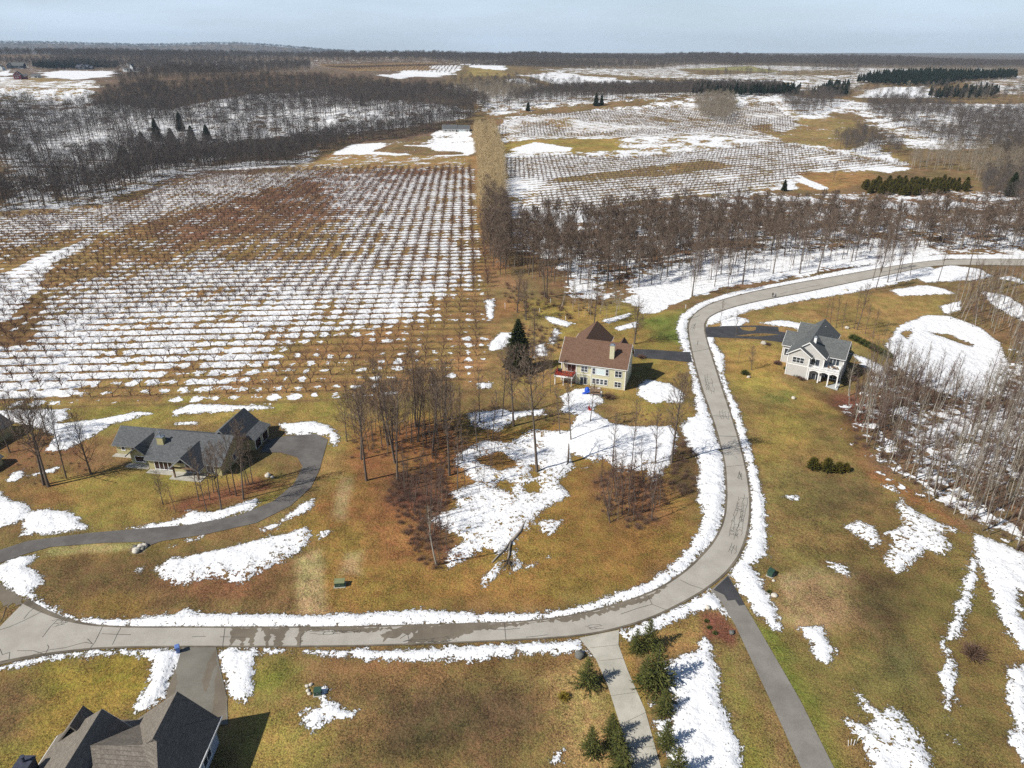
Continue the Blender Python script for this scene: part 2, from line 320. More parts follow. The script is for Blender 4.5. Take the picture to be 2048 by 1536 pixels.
# broken snow: (polygon, share covered, softness in metres)
COVER = [('-700,560 -300,440 0,432 100,425 220,410 280,390 345,360 420,345 560,340 640,320 660,308 945,312 950,340 960,400 970,480 985,560 972,700 960,760 700,795 540,800 0,815 -700,850', .34, 8),
 ('250,455 330,432 500,388 640,342 800,338 930,335 700,380 690,440 500,472 330,500 120,520 180,480', .20, 22),
 ('0,500 180,485 240,540 130,580 70,560 0,560', .12, 4),
 ('650,345 800,350 935,345 945,420 960,470 940,560 900,600 700,560 680,480', .58, 16),
 ('90,590 250,545 360,524 700,533 900,560 890,640 700,650 560,690 600,720 400,750 330,770 240,760 60,790 -60,770 -60,700 80,640', .68, 16),
 ('-60,590 90,590 80,640 60,690 -60,700', .1, 3),
 ('-60,740 80,700 150,740 140,790 -60,800', .95, 4),
 ('110,640 180,620 200,670 140,690', .97, 3),
 ('-60,600 -10,560 60,520 182,477 184,486 100,530 75,580 20,640 -60,650', .97, 2),
 ('0,435 130,425 280,395 430,350 645,345 520,378 300,440 230,455 120,470 0,500', .60, 12),
 ('560,720 600,690 700,655 900,640 985,620 975,700 960,760 700,797 540,800 420,790', .24, 12),
 ('880,600 960,560 985,600 985,760 900,770', .15, 4), ('948,312 975,320 1000,560 985,600 955,560', 0, 3),
 ('660,310 700,288 760,286 945,284 945,312', .97, 3), ('745,302 780,291 850,296 930,308 850,312', .1, 4), ('760,282 830,280 850,288 780,290', .2, 4),
 ('850,285 870,262 945,262 948,285', .75, 4),
 # right-hand orchards
 ('985,255 1040,232 1190,222 1300,218 1400,212 1500,200 1560,205 1640,225 1700,240 1830,330 1700,345 1640,375 1500,385 1300,400 1180,425 1020,440 1000,330', .60, 6),
 ('990,290 1060,278 1230,278 1255,300 1130,306 1060,290 1000,310', .03, 5), ('1020,300 1070,284 1150,296 1140,304', .95, 3),
 ('1150,238 1300,216 1420,206 1500,203 1440,230 1330,245 1240,232 1180,228', .25, 8), ('1080,240 1140,228 1150,248 1100,256', .35, 6),
 ('1100,355 1230,335 1420,320 1480,332 1300,352 1130,365', .06, 5), ('1000,360 1100,345 1400,305 1560,290 1560,300 1300,330 1100,358 1010,400', .93, 3),
 ('1000,318 1100,312 1250,318 1330,310 1330,330 1150,345 1010,348', .62, 4),
 ('1500,250 1600,240 1720,230 1760,270 1700,300 1560,282', .18, 6), ('1530,205 1600,250 1560,262 1510,230', .75, 4),
 ('1540,282 1600,310 1760,330 1840,335 1780,346 1650,330 1560,300', .95, 3), ('1600,345 1700,345 1760,350 1680,380 1600,378', .05, 4), ('1575,352 1600,352 1660,378 1640,380', .97, 2),
 # woods
 ('1010,470 1020,440 1180,425 1300,400 1500,385 1700,385 2150,380 2200,512 1900,510 1740,528 1500,568 1385,592 1250,604 1110,592 1000,545', .50, 5),
 ('1250,600 1265,560 1400,520 1600,500 1850,495 1900,508 1740,527 1500,566 1385,590 1300,622', .86, 4), ('1000,500 1110,520 1130,590 1010,570', .06, 5), ('1010,408 1120,420 1210,440 1190,446 1020,436', .95, 4),
 ('1690,800 1740,745 1790,735 1900,790 2060,640 2300,640 2300,1150 2060,1110 1950,1060 1850,1010 1750,930 1700,860', .50, 6),
 ('1900,790 2010,790 2040,860 2000,960 1880,880', .66, 6), ('1740,930 1800,975 1950,1050 1940,1064 1850,1015', .3, 3),
 ('0,425 0,330 300,300 420,330 560,320 640,290 640,318 560,338 420,343 345,358 220,408 100,423', .52, 8),
 ('0,330 0,230 180,205 300,212 450,222 560,240 520,275 470,290 420,330 300,300', .70, 10), ('300,225 500,190 640,180 800,200 940,215 940,240 700,268 560,275 470,270', .64, 12),
 ('-300,425 -300,140 0,150 200,205 0,240 0,425', .5, 10),
 # far fields
 ('900,170 1200,180 1560,178 1560,194 1190,208 985,232 960,215', .55, 10),
 ('0,205 60,185 110,160 190,165 200,185 172,206', .55, 8), ('0,145 20,140 10,165 0,168', .97, 6), ('80,150 110,141 230,142 226,152 150,160', .97, 6),
 ('985,235 1560,190 1750,205 2100,205 2100,240 1800,215 1600,235', .6, 12), ('1700,225 1840,205 2100,212 2100,260 1950,300 1800,300', .6, 12),
 ('740,150 900,128 930,132 900,150 800,158', .93, 10), ('640,128 760,124 880,126 870,140 700,142', .10, 10), ('935,136 1000,138 1020,152 940,152', .05, 8),
 ('930,128 990,128 1010,142 940,134', .95, 8), ('1000,160 1040,155 1080,172 1060,182', .95, 8), ('1040,150 1120,145 1260,160 1290,172 1150,176 1090,165', .72, 10),
 ('1220,158 1380,165 1300,176', .9, 8), ('1080,140 1400,128 1900,140 1700,180 1500,180 1380,160', .5, 14), ('1350,138 1500,132 1560,145 1400,150', .04, 10), ('1540,142 1720,140 1690,152 1560,150', .25, 10),
 ('1750,175 1850,172 1900,195 1700,195', .9, 10), ('1920,165 2060,150 2100,170 2060,190 1930,185', .45, 8)]
COVER = [(P(a), b, c) for a, b, c in COVER]
# ground cover colours (polygon, base colour, softness in metres)
TINT = [('-900,900 -900,330 -200,300 0,200 2300,150 2300,700 1500,620 1000,620 900,800', (.20, .135, .062), 20),
 ('-700,560 -300,440 0,432 220,410 345,360 560,340 660,308 945,312 985,560 972,700 960,760 700,800 0,818 -700,850', (.30, .195, .075), 4),
 ('300,450 500,388 640,342 930,335 690,440 330,500', (.23, .125, .065), 16), ('560,720 700,655 985,620 975,700 960,760 700,797 540,800', (.31, .19, .075), 6),
 ('-60,590 90,590 80,640 60,690 -60,700', (.21, .125, .05), 5),
 ('945,312 975,312 1015,560 1050,620 985,640 985,560 960,420', (.34, .19, .075), 4), ('985,540 1040,550 1020,600 975,600', (.27, .17, .08), 4),
 ('985,255 1190,222 1500,200 1700,240 1830,330 1640,375 1300,400 1020,440', (.27, .19, .075), 8), ('990,285 1230,276 1260,300 1130,307 1000,312', (.30, .215, .06), 4), ('1590,345 1720,342 1760,352 1680,382 1600,380', (.31, .18, .07), 4),
 ('1010,470 1300,400 1700,385 2300,380 2300,512 1740,528 1385,592 1110,592', (.20, .12, .06), 5), ('1000,480 1120,500 1240,590 1110,600', (.20, .125, .06), 5),
 ('0,425 0,100 900,100 900,270 640,300 560,338 345,358', (.15, .105, .07), 20),
 ('0,200 0,160 90,155 190,165 180,205', (.27, .19, .085), 8), ('640,128 880,125 870,142 700,142', (.30, .20, .10), 12), ('1350,138 1500,132 1560,145', (.26, .24, .10), 12), ('935,136 1000,138 1020,152 940,152', (.29, .22, .08), 8),
 ('1400,640 1500,620 1740,580 1900,590 1880,640 1790,680 1700,700 1580,665 1420,660', (.31, .21, .075), 5), ('1420,680 1570,690 1560,760 1650,800 1700,830 1560,850 1480,790', (.33, .225, .068), 5),
 ('1490,720 1560,740 1540,780 1480,780', (.33, .24, .065), 4), ('1520,780 1590,790 1580,820 1510,815', (.20, .185, .05), 4),
 ('1050,600 1250,610 1370,630 1370,830 1280,850 1200,770 1100,790 1050,720', (.30, .215, .062), 5), ('1285,640 1370,620 1366,690 1300,670', (.17, .195, .04), 4),
 ('1000,640 1110,640 1120,760 1060,800 1000,780', (.28, .185, .07), 5),
 ('-300,820 560,800 700,795 700,900 640,880 560,840 230,860 100,960 -300,960', (.29, .225, .062), 6), ('0,880 120,850 190,880 200,970 60,980 0,960', (.21, .115, .05), 5),
 ('120,950 400,930 560,960 560,1000 380,1040 150,1050 60,1010', (.28, .215, .055), 5), ('0,960 90,975 160,1010 60,1010 0,985', (.27, .145, .055), 4), ('320,1005 520,955 560,970 480,1010 350,1040', (.19, .09, .04), 3),
 ('640,880 700,840 900,815 960,850 1100,850 1380,860 1400,1000 1385,1090 1300,1160 1100,1215 640,1230 560,1060 640,990', (.27, .165, .045), 4),
 ('700,870 900,840 960,900 900,1000 860,1080 740,1000 690,920', (.25, .12, .045), 4), ('780,950 880,950 910,1060 930,1120 870,1140 810,1100 780,1010', (.14, .068, .038), 4),
 ('740,1010 840,1030 870,1130 780,1130 640,1010 700,960', (.26, .135, .045), 4), ('1180,930 1330,960 1340,1050 1230,1050 1170,990', (.19, .105, .042), 4), ('1340,860 1400,880 1400,1000 1350,990', (.13, .085, .035), 3),
 ('90,1110 400,1080 640,1090 600,1226 300,1230 170,1232 80,1195', (.16, .105, .040), 4), ('90,1110 260,1085 500,1060 560,1060 300,1110', (.25, .16, .055), 3), ('330,1165 580,1125 580,1200 400,1200', (.19, .10, .042), 3), ('130,1200 300,1195 290,1232 180,1235', (.22, .155, .04), 3),
 ('592,1115 640,1100 652,1230 600,1232', (.36, .265, .135), 1.2), ('690,1105 722,1102 725,1150 676,1150', (.37, .27, .13), 1.2), ('678,950 706,955 690,1040 668,1030', (.33, .245, .12), 1.2), ('660,860 690,850 690,950 650,980 640,930', (.31, .22, .075), 3),
 ('100,1094 205,1087 286,1086 280,1098 150,1108 90,1110', (.33, .27, .115), .8), ('265,1092 296,1092 285,1106 262,1104', (.3, .28, .25), .6),
 ('-200,1370 60,1330 300,1312 300,1400 220,1450 130,1536 -200,1640', (.26, .195, .042), 4), ('-200,1370 60,1340 80,1400 30,1480 -200,1600', (.17, .11, .045), 4), ('120,1340 290,1320 300,1380 150,1400', (.285, .22, .040), 4),
 ('500,1320 640,1322 1180,1318 1240,1420 1330,1640 430,1640 460,1400', (.20, .135, .050), 4), ('500,1320 590,1320 600,1390 480,1400', (.185, .175, .034), 3), ('450,1410 590,1400 640,1500 600,1640 520,1640', (.27, .20, .055), 4),
 ('740,1400 900,1370 1060,1360 1090,1440 1000,1500 760,1520', (.115, .08, .034), 3), ('1080,1330 1180,1330 1230,1420 1280,1560 1100,1560 1110,1420', (.34, .24, .095), 3),
 ('930,1480 1000,1480 1020,1560 920,1560', (.20, .12, .055), 3), ('640,1320 1150,1312 1140,1340 680,1345', (.215, .125, .048), 3),
 ('1390,1222 1440,1226 1474,1262 1472,1290 1420,1292 1400,1260', (.19, .075, .045), .8), ('1265,1270 1390,1222 1400,1290 1330,1320 1290,1310', (.29, .19, .065), 2),
 ('1480,790 1700,840 1900,1040 1990,1200 2060,1330 2060,1640 1660,1640 1560,1300 1540,1100 1520,940', (.205, .148, .050), 4),
 ('1600,950 1750,940 1790,1000 1620,1040', (.155, .108, .042), 5), ('1690,1130 1820,1150 1800,1260 1720,1250', (.125, .085, .035), 4), ('1760,1280 1850,1300 1830,1380 1720,1360', (.15, .12, .045), 5),
 ('1500,830 1600,820 1640,900 1530,930', (.27, .195, .055), 5), ('1572,1160 1640,1150 1655,1240 1600,1250', (.40, .30, .18), 2), ('1600,1140 1700,1150 1690,1250 1560,1240', (.29, .21, .10), 3),
 ('1440,1290 1500,1420 1560,1640 1490,1640 1420,1380', (.185, .165, .032), 2), ('1500,1240 1560,1260 1640,1400 1740,1640 1650,1640 1560,1400', (.155, .155, .030), 2), ('1410,1300 1440,1290 1490,1480 1480,1500', (.24, .17, .065), 2),
 ('1860,1040 1950,1070 1990,1220 2030,1300 2010,1400 1900,1280', (.22, .16, .052), 4), ('1700,850 1760,930 1950,1060 1900,1050 1740,960', (.25, .12, .045), 3), ('1690,800 1790,735 2300,640 2300,1150 1950,1060 1750,930', (.17, .11, .06), 4), ('1640,790 1720,780 1780,860 1720,860', (.16, .07, .04), 3),
 ('1240,1268 1262,1285 1330,1536 1318,1536 1240,1320', (.28, .185, .055), .8), ('1200,1350 1225,1380 1262,1536 1250,1536', (.27, .19, .06), .8)]
TINT = [(P(a), b, c) for a, b, c in TINT]
ROWDIR = math.radians(3.4)                 # the left orchard's grid
ORCH1 = P('-420,470 0,436 100,428 220,413 280,393 345,363 420,348 560,343 640,340 945,338 955,400 968,480 984,560 968,700 955,758 700,793 540,803 0,812 -420,840')
O1 = un(955, 758)[:2]; SPX, SPY = 5.2, 5.7
def grid1(x, y):
    dx = x-O1[0]; dy = y-O1[1]; c, s = math.cos(ROWDIR), math.sin(ROWDIR); return (dx*c+dy*s)/SPX, (-dx*s+dy*c)/SPY
ORCH2 = [P(q) for q in ('990,255 1040,234 1190,224 1400,214 1540,208 1600,250 1540,280 1400,268 1240,276 1060,276 1000,276', '1005,322 1100,314 1260,320 1560,285 1640,305 1830,333 1640,340 1500,383 1300,398 1180,422 1020,436')]
R2 = math.radians(24); O2 = un(1100, 380)[:2]
def grid2(x, y):
    dx = x-O2[0]; dy = y-O2[1]; c, s = math.cos(R2), math.sin(R2); return (dx*c+dy*s)/3.6, (-dx*s+dy*c)/8.0

rows = [26.0]
while rows[-1] < 11200: rows.append(rows[-1]*(1.0052 if rows[-1] < 1200 else 1.012 if rows[-1] < 4000 else 1.03))
rows = np.array(rows); NC = 680
tcol = np.linspace(-1, 1, NC)
GX = (tcol[None, :]*(0.92*rows[:, None]+110)).ravel(); GY = np.repeat(rows, NC); GZ = hz(GX, GY)
def near(poly, pad): return np.where((GX > poly[:, 0].min()-pad) & (GX < poly[:, 0].max()+pad) & (GY > poly[:, 1].min()-pad) & (GY < poly[:, 1].max()+pad))[0]
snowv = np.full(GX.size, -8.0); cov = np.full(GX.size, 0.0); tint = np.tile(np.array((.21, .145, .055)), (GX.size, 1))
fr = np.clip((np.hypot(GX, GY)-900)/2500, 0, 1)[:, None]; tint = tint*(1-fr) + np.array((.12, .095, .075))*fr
cov += np.clip((np.hypot(GX, GY)-1000)/1500, 0, 1)*np.clip((3600-np.hypot(GX, GY))/1400, 0, 1)*.36
wob = (fbm(GX/5, GY/5, 21, 3)-.5); wob2 = (fbm(GX/38, GY/38, 23, 3)-.5)
for poly, c, soft in TINT:
    k = near(poly, soft*2); d = sdf(GX[k], GY[k], poly) + wob[k]*soft*1.6; w = fade(np.clip(d/soft*.5+.5, 0, 1))[:, None]
    tint[k] = tint[k]*(1-w) + np.array(c)*w
for poly, c, soft in COVER:
    k = near(poly, soft*2); d = sdf(GX[k], GY[k], poly) + wob[k]*soft*1.0 + wob2[k]*min(soft*3, 16)*np.clip(GY[k]/500, .5, 3); w = fade(np.clip(d/soft*.5+.5, 0, 1)); cov[k] = cov[k]*(1-w) + c*w
for poly in SNOW:
    k = near(poly, 8); snowv[k] = np.maximum(snowv[k], sdf(GX[k], GY[k], poly))
for poly in HOLES:
    k = near(poly, 8); snowv[k] = np.minimum(snowv[k], -sdf(GX[k], GY[k], poly)+.1)
brk = np.zeros(GX.size)
for poly in BROKEN:
    k = near(poly, 8); brk[k] = np.maximum(brk[k], fade(np.clip(sdf(GX[k], GY[k], poly)/5+.5, 0, 1)))
paved = np.full(GX.size, -50.0)
for poly in [ROADPOLY] + list(DRIVES.values()):
    k = near(poly, 6); paved[k] = np.maximum(paved[k], sdf(GX[k], GY[k], poly))
cov = np.where(paved > -.3, 0, cov)
lift = np.clip(snowv/1.3, 0, 1)*np.clip((-paved-.25)/.9, 0, 1)*(.30+.25*fbm(GX/1.7, GY/1.7, 5, 3))
GZ = GZ + lift*np.clip(1.2-np.hypot(GX, GY)/600, 0, 1) - np.where(paved > -.1, .05, 0)
rv = np.zeros(GX.size); cv = np.zeros(GX.size); om = np.zeros(GX.size)
for poly, g in [(ORCH1, grid1)] + [(q, grid2) for q in ORCH2]:
    k = near(poly, 4); k = k[sdf(GX[k], GY[k], poly) > -2]; cv[k], rv[k] = g(GX[k], GY[k]); om[k] = 1
idx = np.arange(len(rows)*NC).reshape(len(rows), NC)
F = np.stack([idx[:-1, :-1], idx[:-1, 1:], idx[1:, 1:], idx[1:, :-1]], -1).reshape(-1, 4)
gm = bpy.data.meshes.new('ground'); gm.vertices.add(GX.size); gm.vertices.foreach_set('co', np.stack([GX, GY, GZ], 1).astype(np.float32).ravel())
gm.loops.add(F.size); gm.loops.foreach_set('vertex_index', F.ravel().astype(np.int32)); gm.polygons.add(len(F)); gm.polygons.foreach_set('loop_start', np.arange(0, F.size, 4, dtype=np.int32))
gm.polygons.foreach_set('use_smooth', np.ones(len(F), bool)); gm.update(calc_edges=True)
for nm, arr in (('snowv', snowv), ('cov', cov), ('rowv', rv), ('colv', cv), ('orch', om), ('brk', brk)):
    gm.attributes.new(nm, 'FLOAT', 'POINT').data.foreach_set('value', arr.astype(np.float32))
gm.attributes.new('tint', 'FLOAT_COLOR', 'POINT').data.foreach_set('color', np.c_[tint, np.ones(GX.size)].astype(np.float32).ravel())
ground = bpy.data.objects.new('ground', gm); COL.objects.link(ground); tag(ground, 'rolling dry grass and patchy snow', 'ground', kind='structure')

class NT:
    """small helper to write node maths"""
    def __init__(s, m): s.n = m.node_tree.nodes; s.l = m.node_tree.links
    def put(s, sock, v):
        if hasattr(v, 'is_output'): s.l.new(v, sock)
        else: sock.default_value = v
    def math(s, op, a, b=0.0, c=None, clamp=False):
        n = s.n.new('ShaderNodeMath'); n.operation = op; n.use_clamp = clamp; s.put(n.inputs[0], a); s.put(n.inputs[1], b)
        if c is not None: s.put(n.inputs[2], c)
        return n.outputs[0]
    def attr(s, name, col=False):
        n = s.n.new('ShaderNodeAttribute'); n.attribute_name = name; return n.outputs['Color' if col else 'Fac']
    def noise(s, vec, scale, detail=3, rough=.55, w=None):
        n = s.n.new('ShaderNodeTexNoise'); n.inputs['Scale'].default_value = scale; n.inputs['Detail'].default_value = detail; n.inputs['Roughness'].default_value = rough; s.l.new(vec, n.inputs['Vector']); return n.outputs['Fac']
    def ramp(s, v, a, b, lo=0.0, hi=1.0, smooth=True):
        n = s.n.new('ShaderNodeMapRange'); n.interpolation_type = 'SMOOTHSTEP' if smooth else 'LINEAR'; s.put(n.inputs['Value'], v)
        for i, q in zip(('From Min', 'From Max', 'To Min', 'To Max'), (a, b, lo, hi)): s.put(n.inputs[i], q)
        return n.outputs['Result']
    def mix(s, f, a, b, mode='MIX'):
        n = s.n.new('ShaderNodeMixRGB'); n.blend_type = mode; s.put(n.inputs[0], f); s.put(n.inputs[1], a); s.put(n.inputs[2], b); return n.outputs[0]
gmt = bpy.data.materials.new('ground_cover'); gmt.use_nodes = True; q = NT(gmt); bs = q.n['Principled BSDF']
geo = q.n.new('ShaderNodeNewGeometry').outputs['Position']
n40 = q.noise(geo, .035, 3); n6 = q.noise(geo, .22, 4, .6); n1 = q.noise(geo, 1.1, 4, .65); n03 = q.noise(geo, 3.4, 3, .65); n01 = q.noise(geo, 9, 2, .6)
tn = q.attr('tint', True)
lum = q.math('ADD', q.ramp(n6, .3, .7, .74, 1.22), q.math('ADD', q.ramp(n03, .28, .72, -.42, .42), q.ramp(n01, .28, .72, -.55, .55)))
lum = q.math('MULTIPLY', lum, q.ramp(n40, .3, .7, .82, 1.15)); lum = q.math('MAXIMUM', lum, .16)
tn = q.mix(1.0, q.mix(1.0, tn, (1.03, 1.015, .96, 1), 'MULTIPLY'), (0, .001, .008, 1), 'ADD')
cl = q.n.new('ShaderNodeVectorMath'); cl.operation = 'SCALE'; q.l.new(tn, cl.inputs[0]); q.l.new(lum, cl.inputs['Scale'])
redd = q.mix(1.0, cl.outputs[0], (1.06, .93, .98, 1), 'MULTIPLY'); gren = q.mix(1.0, cl.outputs[0], (.88, 1.01, .84, 1), 'MULTIPLY')
grass = q.mix(q.ramp(q.math('ADD', q.math('MULTIPLY', q.noise(geo, .5, 4, .7), .5), q.math('MULTIPLY', q.noise(geo, .06, 4, .6), .5)), .40, .60), redd, gren)
# bare strip under each orchard row
orch = q.attr('orch'); rowv = q.attr('rowv'); colv = q.attr('colv')
tri = lambda v: q.math('MULTIPLY', q.math('ABSOLUTE', q.math('SUBTRACT', q.math('FRACT', q.math('ADD', v, .5)), .5)), 2.0)
rd = q.math('ADD', tri(rowv), q.math('MULTIPLY', q.math('SUBTRACT', n1, .5), .35)); cdv = tri(colv)
strip = q.math('MULTIPLY', q.ramp(rd, .16, .42, 1.0, 0.0), orch)
grass = q.mix(q.math('MULTIPLY', q.math('MULTIPLY', strip, q.ramp(n1, .35, .6, .25, 1.0)), .62), grass, (.135, .078, .048, 1))
# snow
cov_ = q.attr('cov'); big = q.noise(geo, .055, 5, .68); mid = q.noise(geo, .33, 4, .62)
nn = q.math('ADD', q.math('MULTIPLY', big, .62), q.math('MULTIPLY', mid, .38))
thr = q.ramp(cov_, 0.0, 1.0, .345, .655, smooth=False)
rowbar = q.math('MULTIPLY', q.math('ADD', q.math('MULTIPLY', q.math('SUBTRACT', rd, .42), .10), q.ramp(rd, .10, .34, -.115, 0)), orch)
colbar = q.math('MULTIPLY', q.math('MULTIPLY', q.math('SUBTRACT', cdv, .5), .10), orch)
ev = q.math('ADD', q.math('ADD', q.math('SUBTRACT', thr, nn), q.math('ADD', rowbar, colbar)), q.math('MULTIPLY', q.math('SUBTRACT', n1, .5), .10))
s2 = q.ramp(ev, -.008, .010); s2 = q.math('MULTIPLY', s2, q.ramp(cov_, .01, .05))
sv = q.attr('snowv')
s1 = q.math('ADD', sv, q.math('ADD', q.math('MULTIPLY', q.math('SUBTRACT', mid, .5), 3.2), q.math('ADD', q.math('MULTIPLY', q.math('SUBTRACT', n1, .5), 3.2), q.math('MULTIPLY', q.math('SUBTRACT', n03, .5), 2.6))))
bk = q.attr('brk'); s1 = q.math('SUBTRACT', q.math('MINIMUM', s1, 5.0), q.math('MULTIPLY', bk, q.ramp(q.math('ADD', q.math('MULTIPLY', q.noise(geo, 1.3, 4, .75), .65), q.math('MULTIPLY', mid, .35)), .53, .60, 0, 6.0)))
s1 = q.ramp(s1, -.20, .30)
snow = q.math('MAXIMUM', s1, s2)
# stems and tufts poking through the snow
poke = q.math('MULTIPLY', q.ramp(q.noise(geo, 1.9, 2, .7), .655, .68), q.ramp(sv, .2, 4.0, .95, .30)); snow = q.math('MULTIPLY', snow, q.math('SUBTRACT', 1.0, poke))
sc = q.mix(q.ramp(n1, .3, .75), (.85, .86, .88, 1), (.81, .82, .84, 1)); sc = q.mix(q.ramp(q.noise(geo, .6, 5, .7), .52, .80, 0, .30), sc, (.52, .50, .48, 1))
slush = q.mix(q.ramp(snow, .15, .5), grass, (.36, .335, .29, 1)); q.l.new(q.mix(q.ramp(snow, .45, .95), slush, sc), bs.inputs['Base Color']); q.put(bs.inputs['Roughness'], q.ramp(snow, 0, 1, .95, .65)); bs.inputs['Specular IOR Level'].default_value = .15
bp = q.n.new('ShaderNodeBump'); bp.inputs['Strength'].default_value = .9
hgt = q.math('ADD', q.math('MULTIPLY', n1, .35), q.math('ADD', q.math('MULTIPLY', n03, .18), q.math('MULTIPLY', n01, .05)))
hgt = q.math('ADD', q.math('MULTIPLY', hgt, q.ramp(snow, 0, 1, 1.0, .11)), q.math('MULTIPLY', snow, q.math('ADD', .12, q.math('MULTIPLY', mid, 1.0)))); bp.inputs['Distance'].default_value = .8
q.l.new(hgt, bp.inputs['Height']); q.l.new(bp.outputs[0], bs.inputs['Normal'])
gm.materials.append(gmt)

# ================================================================ ROADS
def asphalt(name, c, c2, wet=0.0):
    m = bpy.data.materials.new(name); m.use_nodes = True; q = NT(m); b = q.n['Principled BSDF']; g = q.n.new('ShaderNodeNewGeometry').outputs['Position']
    a = q.ramp(q.noise(g, .25, 5, .6), .3, .7); f = q.ramp(q.noise(g, 7, 4, .7), .3, .7, .86, 1.12)
    col = q.mix(a, (*c, 1), (*c2, 1)); v = q.n.new('ShaderNodeVectorMath'); v.operation = 'SCALE'; q.l.new(col, v.inputs[0]); q.l.new(f, v.inputs['Scale'])
    q.l.new(v.outputs[0], b.inputs['Base Color']); b.inputs['Roughness'].default_value = .9 - .35*wet; b.inputs['Specular IOR Level'].default_value = .2
    return m
M['road'] = asphalt('worn_asphalt', (.35, .325, .285), (.42, .395, .35)); M['wet'] = asphalt('wet_asphalt', (.15, .125, .095), (.20, .17, .13), .6)
M['edge'] = asphalt('road_edge_grit', (.10, .085, .065), (.20, .17, .13)); M['tar'] = asphalt('tar_seal', (.05, .045, .04), (.085, .08, .07))
M['dark_asphalt'] = asphalt('dark_asphalt', (.045, .045, .05), (.07, .07, .075)); M['grey_asphalt'] = asphalt('grey_asphalt', (.19, .175, .155), (.25, .235, .21))
M['concrete'] = asphalt('pale_concrete', (.36, .345, .29), (.50, .475, .41)); M['taupe'] = asphalt('taupe_asphalt', (.165, .155, .13), (.215, .20, .17)); M['mid_asphalt'] = asphalt('mid_asphalt', (.105, .095, .09), (.16, .15, .14))
def ribbon(mb, A, B, lift, ncol, mi=0, edge=None):
    n = len(A); t = np.linspace(0, 1, ncol+1)
    if edge: t = np.r_[0, edge, np.linspace(edge, 1-edge, ncol-1)[1:-1], 1-edge, 1]
    pts = A[:, None]*(1-t)[None, :, None] + B[:, None]*t[None, :, None]; z = hz(pts[..., 0].ravel(), pts[..., 1].ravel()).reshape(pts.shape[:2]) + lift
    o = len(mb.v); k = len(t); mb.v += [tuple(map(float, (x, y, zz))) for row, zr in zip(pts, z) for (x, y), zz in zip(row, zr)]
    for i in range(n-1):
        for j in range(k-1):
            mb.f.append((o+i*k+j, o+(i+1)*k+j, o+(i+1)*k+j+1, o+i*k+j+1)[::-1]); mb.m.append(2 if edge and j in (0, k-2) else mi)
def flat(mb, poly, lift, mi=0):
    """a polygon draped on the terrain"""
    from mathutils.geometry import tessellate_polygon
    t = tessellate_polygon([[Vector((x, y, 0)) for x, y in poly]]); z = hz(poly[:, 0], poly[:, 1]) + lift
    area = lambda a, b, c: (b[0]-a[0])*(c[1]-a[1]) - (b[1]-a[1])*(c[0]-a[0])
    mb.add([(x, y, zz) for (x, y), zz in zip(poly, z)], [f if area(*[poly[i] for i in f]) > 0 else f[::-1] for f in t], mi)
def line(mb, pts, w, lift, mi=3):
    pts = np.asarray(pts); 
    for a, b in zip(pts[:-1], pts[1:]):
        d = b-a; L = math.hypot(*d)
        if L < 1e-3: continue
        n = np.array((-d[1], d[0]))/L*w/2; k = max(1, int(L/2)); tt = np.linspace(0, 1, k+1)[:, None]
        c = a+(b-a)*tt; ribbon(mb, c+n, c-n, lift, 1, mi)
road = MB(); ribbon(road, RL, RR, .05, 12, 0, edge=.075)
def px(s): return np.array([un(*map(float, t.split(',')))[:2] for t in s.split()])
def jag(poly, step=.35, amp=.22, seed=0):
    r = np.random.default_rng(seed); out = []
    for a, b in zip(poly, np.roll(poly, -1, 0)):
        k = max(1, int(np.hypot(*(b-a))/step)); out += [a+(b-a)*i/k + (r.normal(0, amp, 2) if i else 0) for i in range(k)]
    return np.array(out)
WET = '''0,1168 20,1180 45,1196 40,1215 25,1205 18,1217 5,1208 -10,1190
462,1256 516,1256 512,1270 505,1295 497,1292 492,1276 486,1293 478,1280 470,1278 456,1294 463,1272
520,1256 578,1256 560,1296 545,1295 553,1272 541,1268 532,1292 530,1270
600,1255 740,1255 790,1258 720,1266 640,1262 610,1262 598,1292 590,1294 596,1268
760,1270 800,1255 815,1250 880,1250 835,1262 800,1272 765,1284 768,1276
840,1256 900,1249 1010,1246 1060,1248 960,1262 900,1278 880,1284 815,1288 826,1274
1060,1246 1140,1234 1200,1220 1240,1208 1300,1190 1330,1170 1336,1174 1300,1198 1230,1222 1150,1242'''.split('\n')
for w in WET:
    flat(road, jag(px(w)), .054, 1)
CRACKS = '''0,1260 20,1254 45,1243 75,1228 86,1222
48,1238 58,1225 70,1215
85,1275 100,1255 115,1240 125,1243 140,1240
205,1254 190,1285 181,1296
204,1268 230,1269 262,1270
225,1290 235,1268 242,1256
0,1298 5,1310 20,1305 18,1320 3,1325
35,1302 68,1302 90,1310 98,1295 95,1290
60,1312 100,1300 130,1296 170,1285 185,1288 175,1278
0,1245 6,1235 12,1215
445,1296 450,1256
440,1274 490,1275
384,1274 412,1273
600,1296 602,1270 615,1262
1012,1283 1010,1262 1009,1247
975,1258 1010,1260 1040,1257
1241,1229 1272,1218 1304,1209 1332,1220
1296,1192 1304,1209
1052,1275 1080,1272 1095,1270
1360,1160 1380,1170 1405,1178
1425,832 1450,833 1468,832
1434,872 1460,873 1478,874
1480,943 1476,955 1484,960 1478,945
1395,690 1396,682
1375,640 1395,633 1400,630
1590,580 1620,574 1600,578 1640,570
1560,588 1575,584
800,1278 815,1268 818,1280 806,1284 825,1280
1450,934 1490,930
1380,705 1418,698'''.split('\n')
for c in CRACKS:
    line(road, px(c), .085 if float(c.split(',')[1].split(' ')[0]) > 900 else .16, .062, 3)
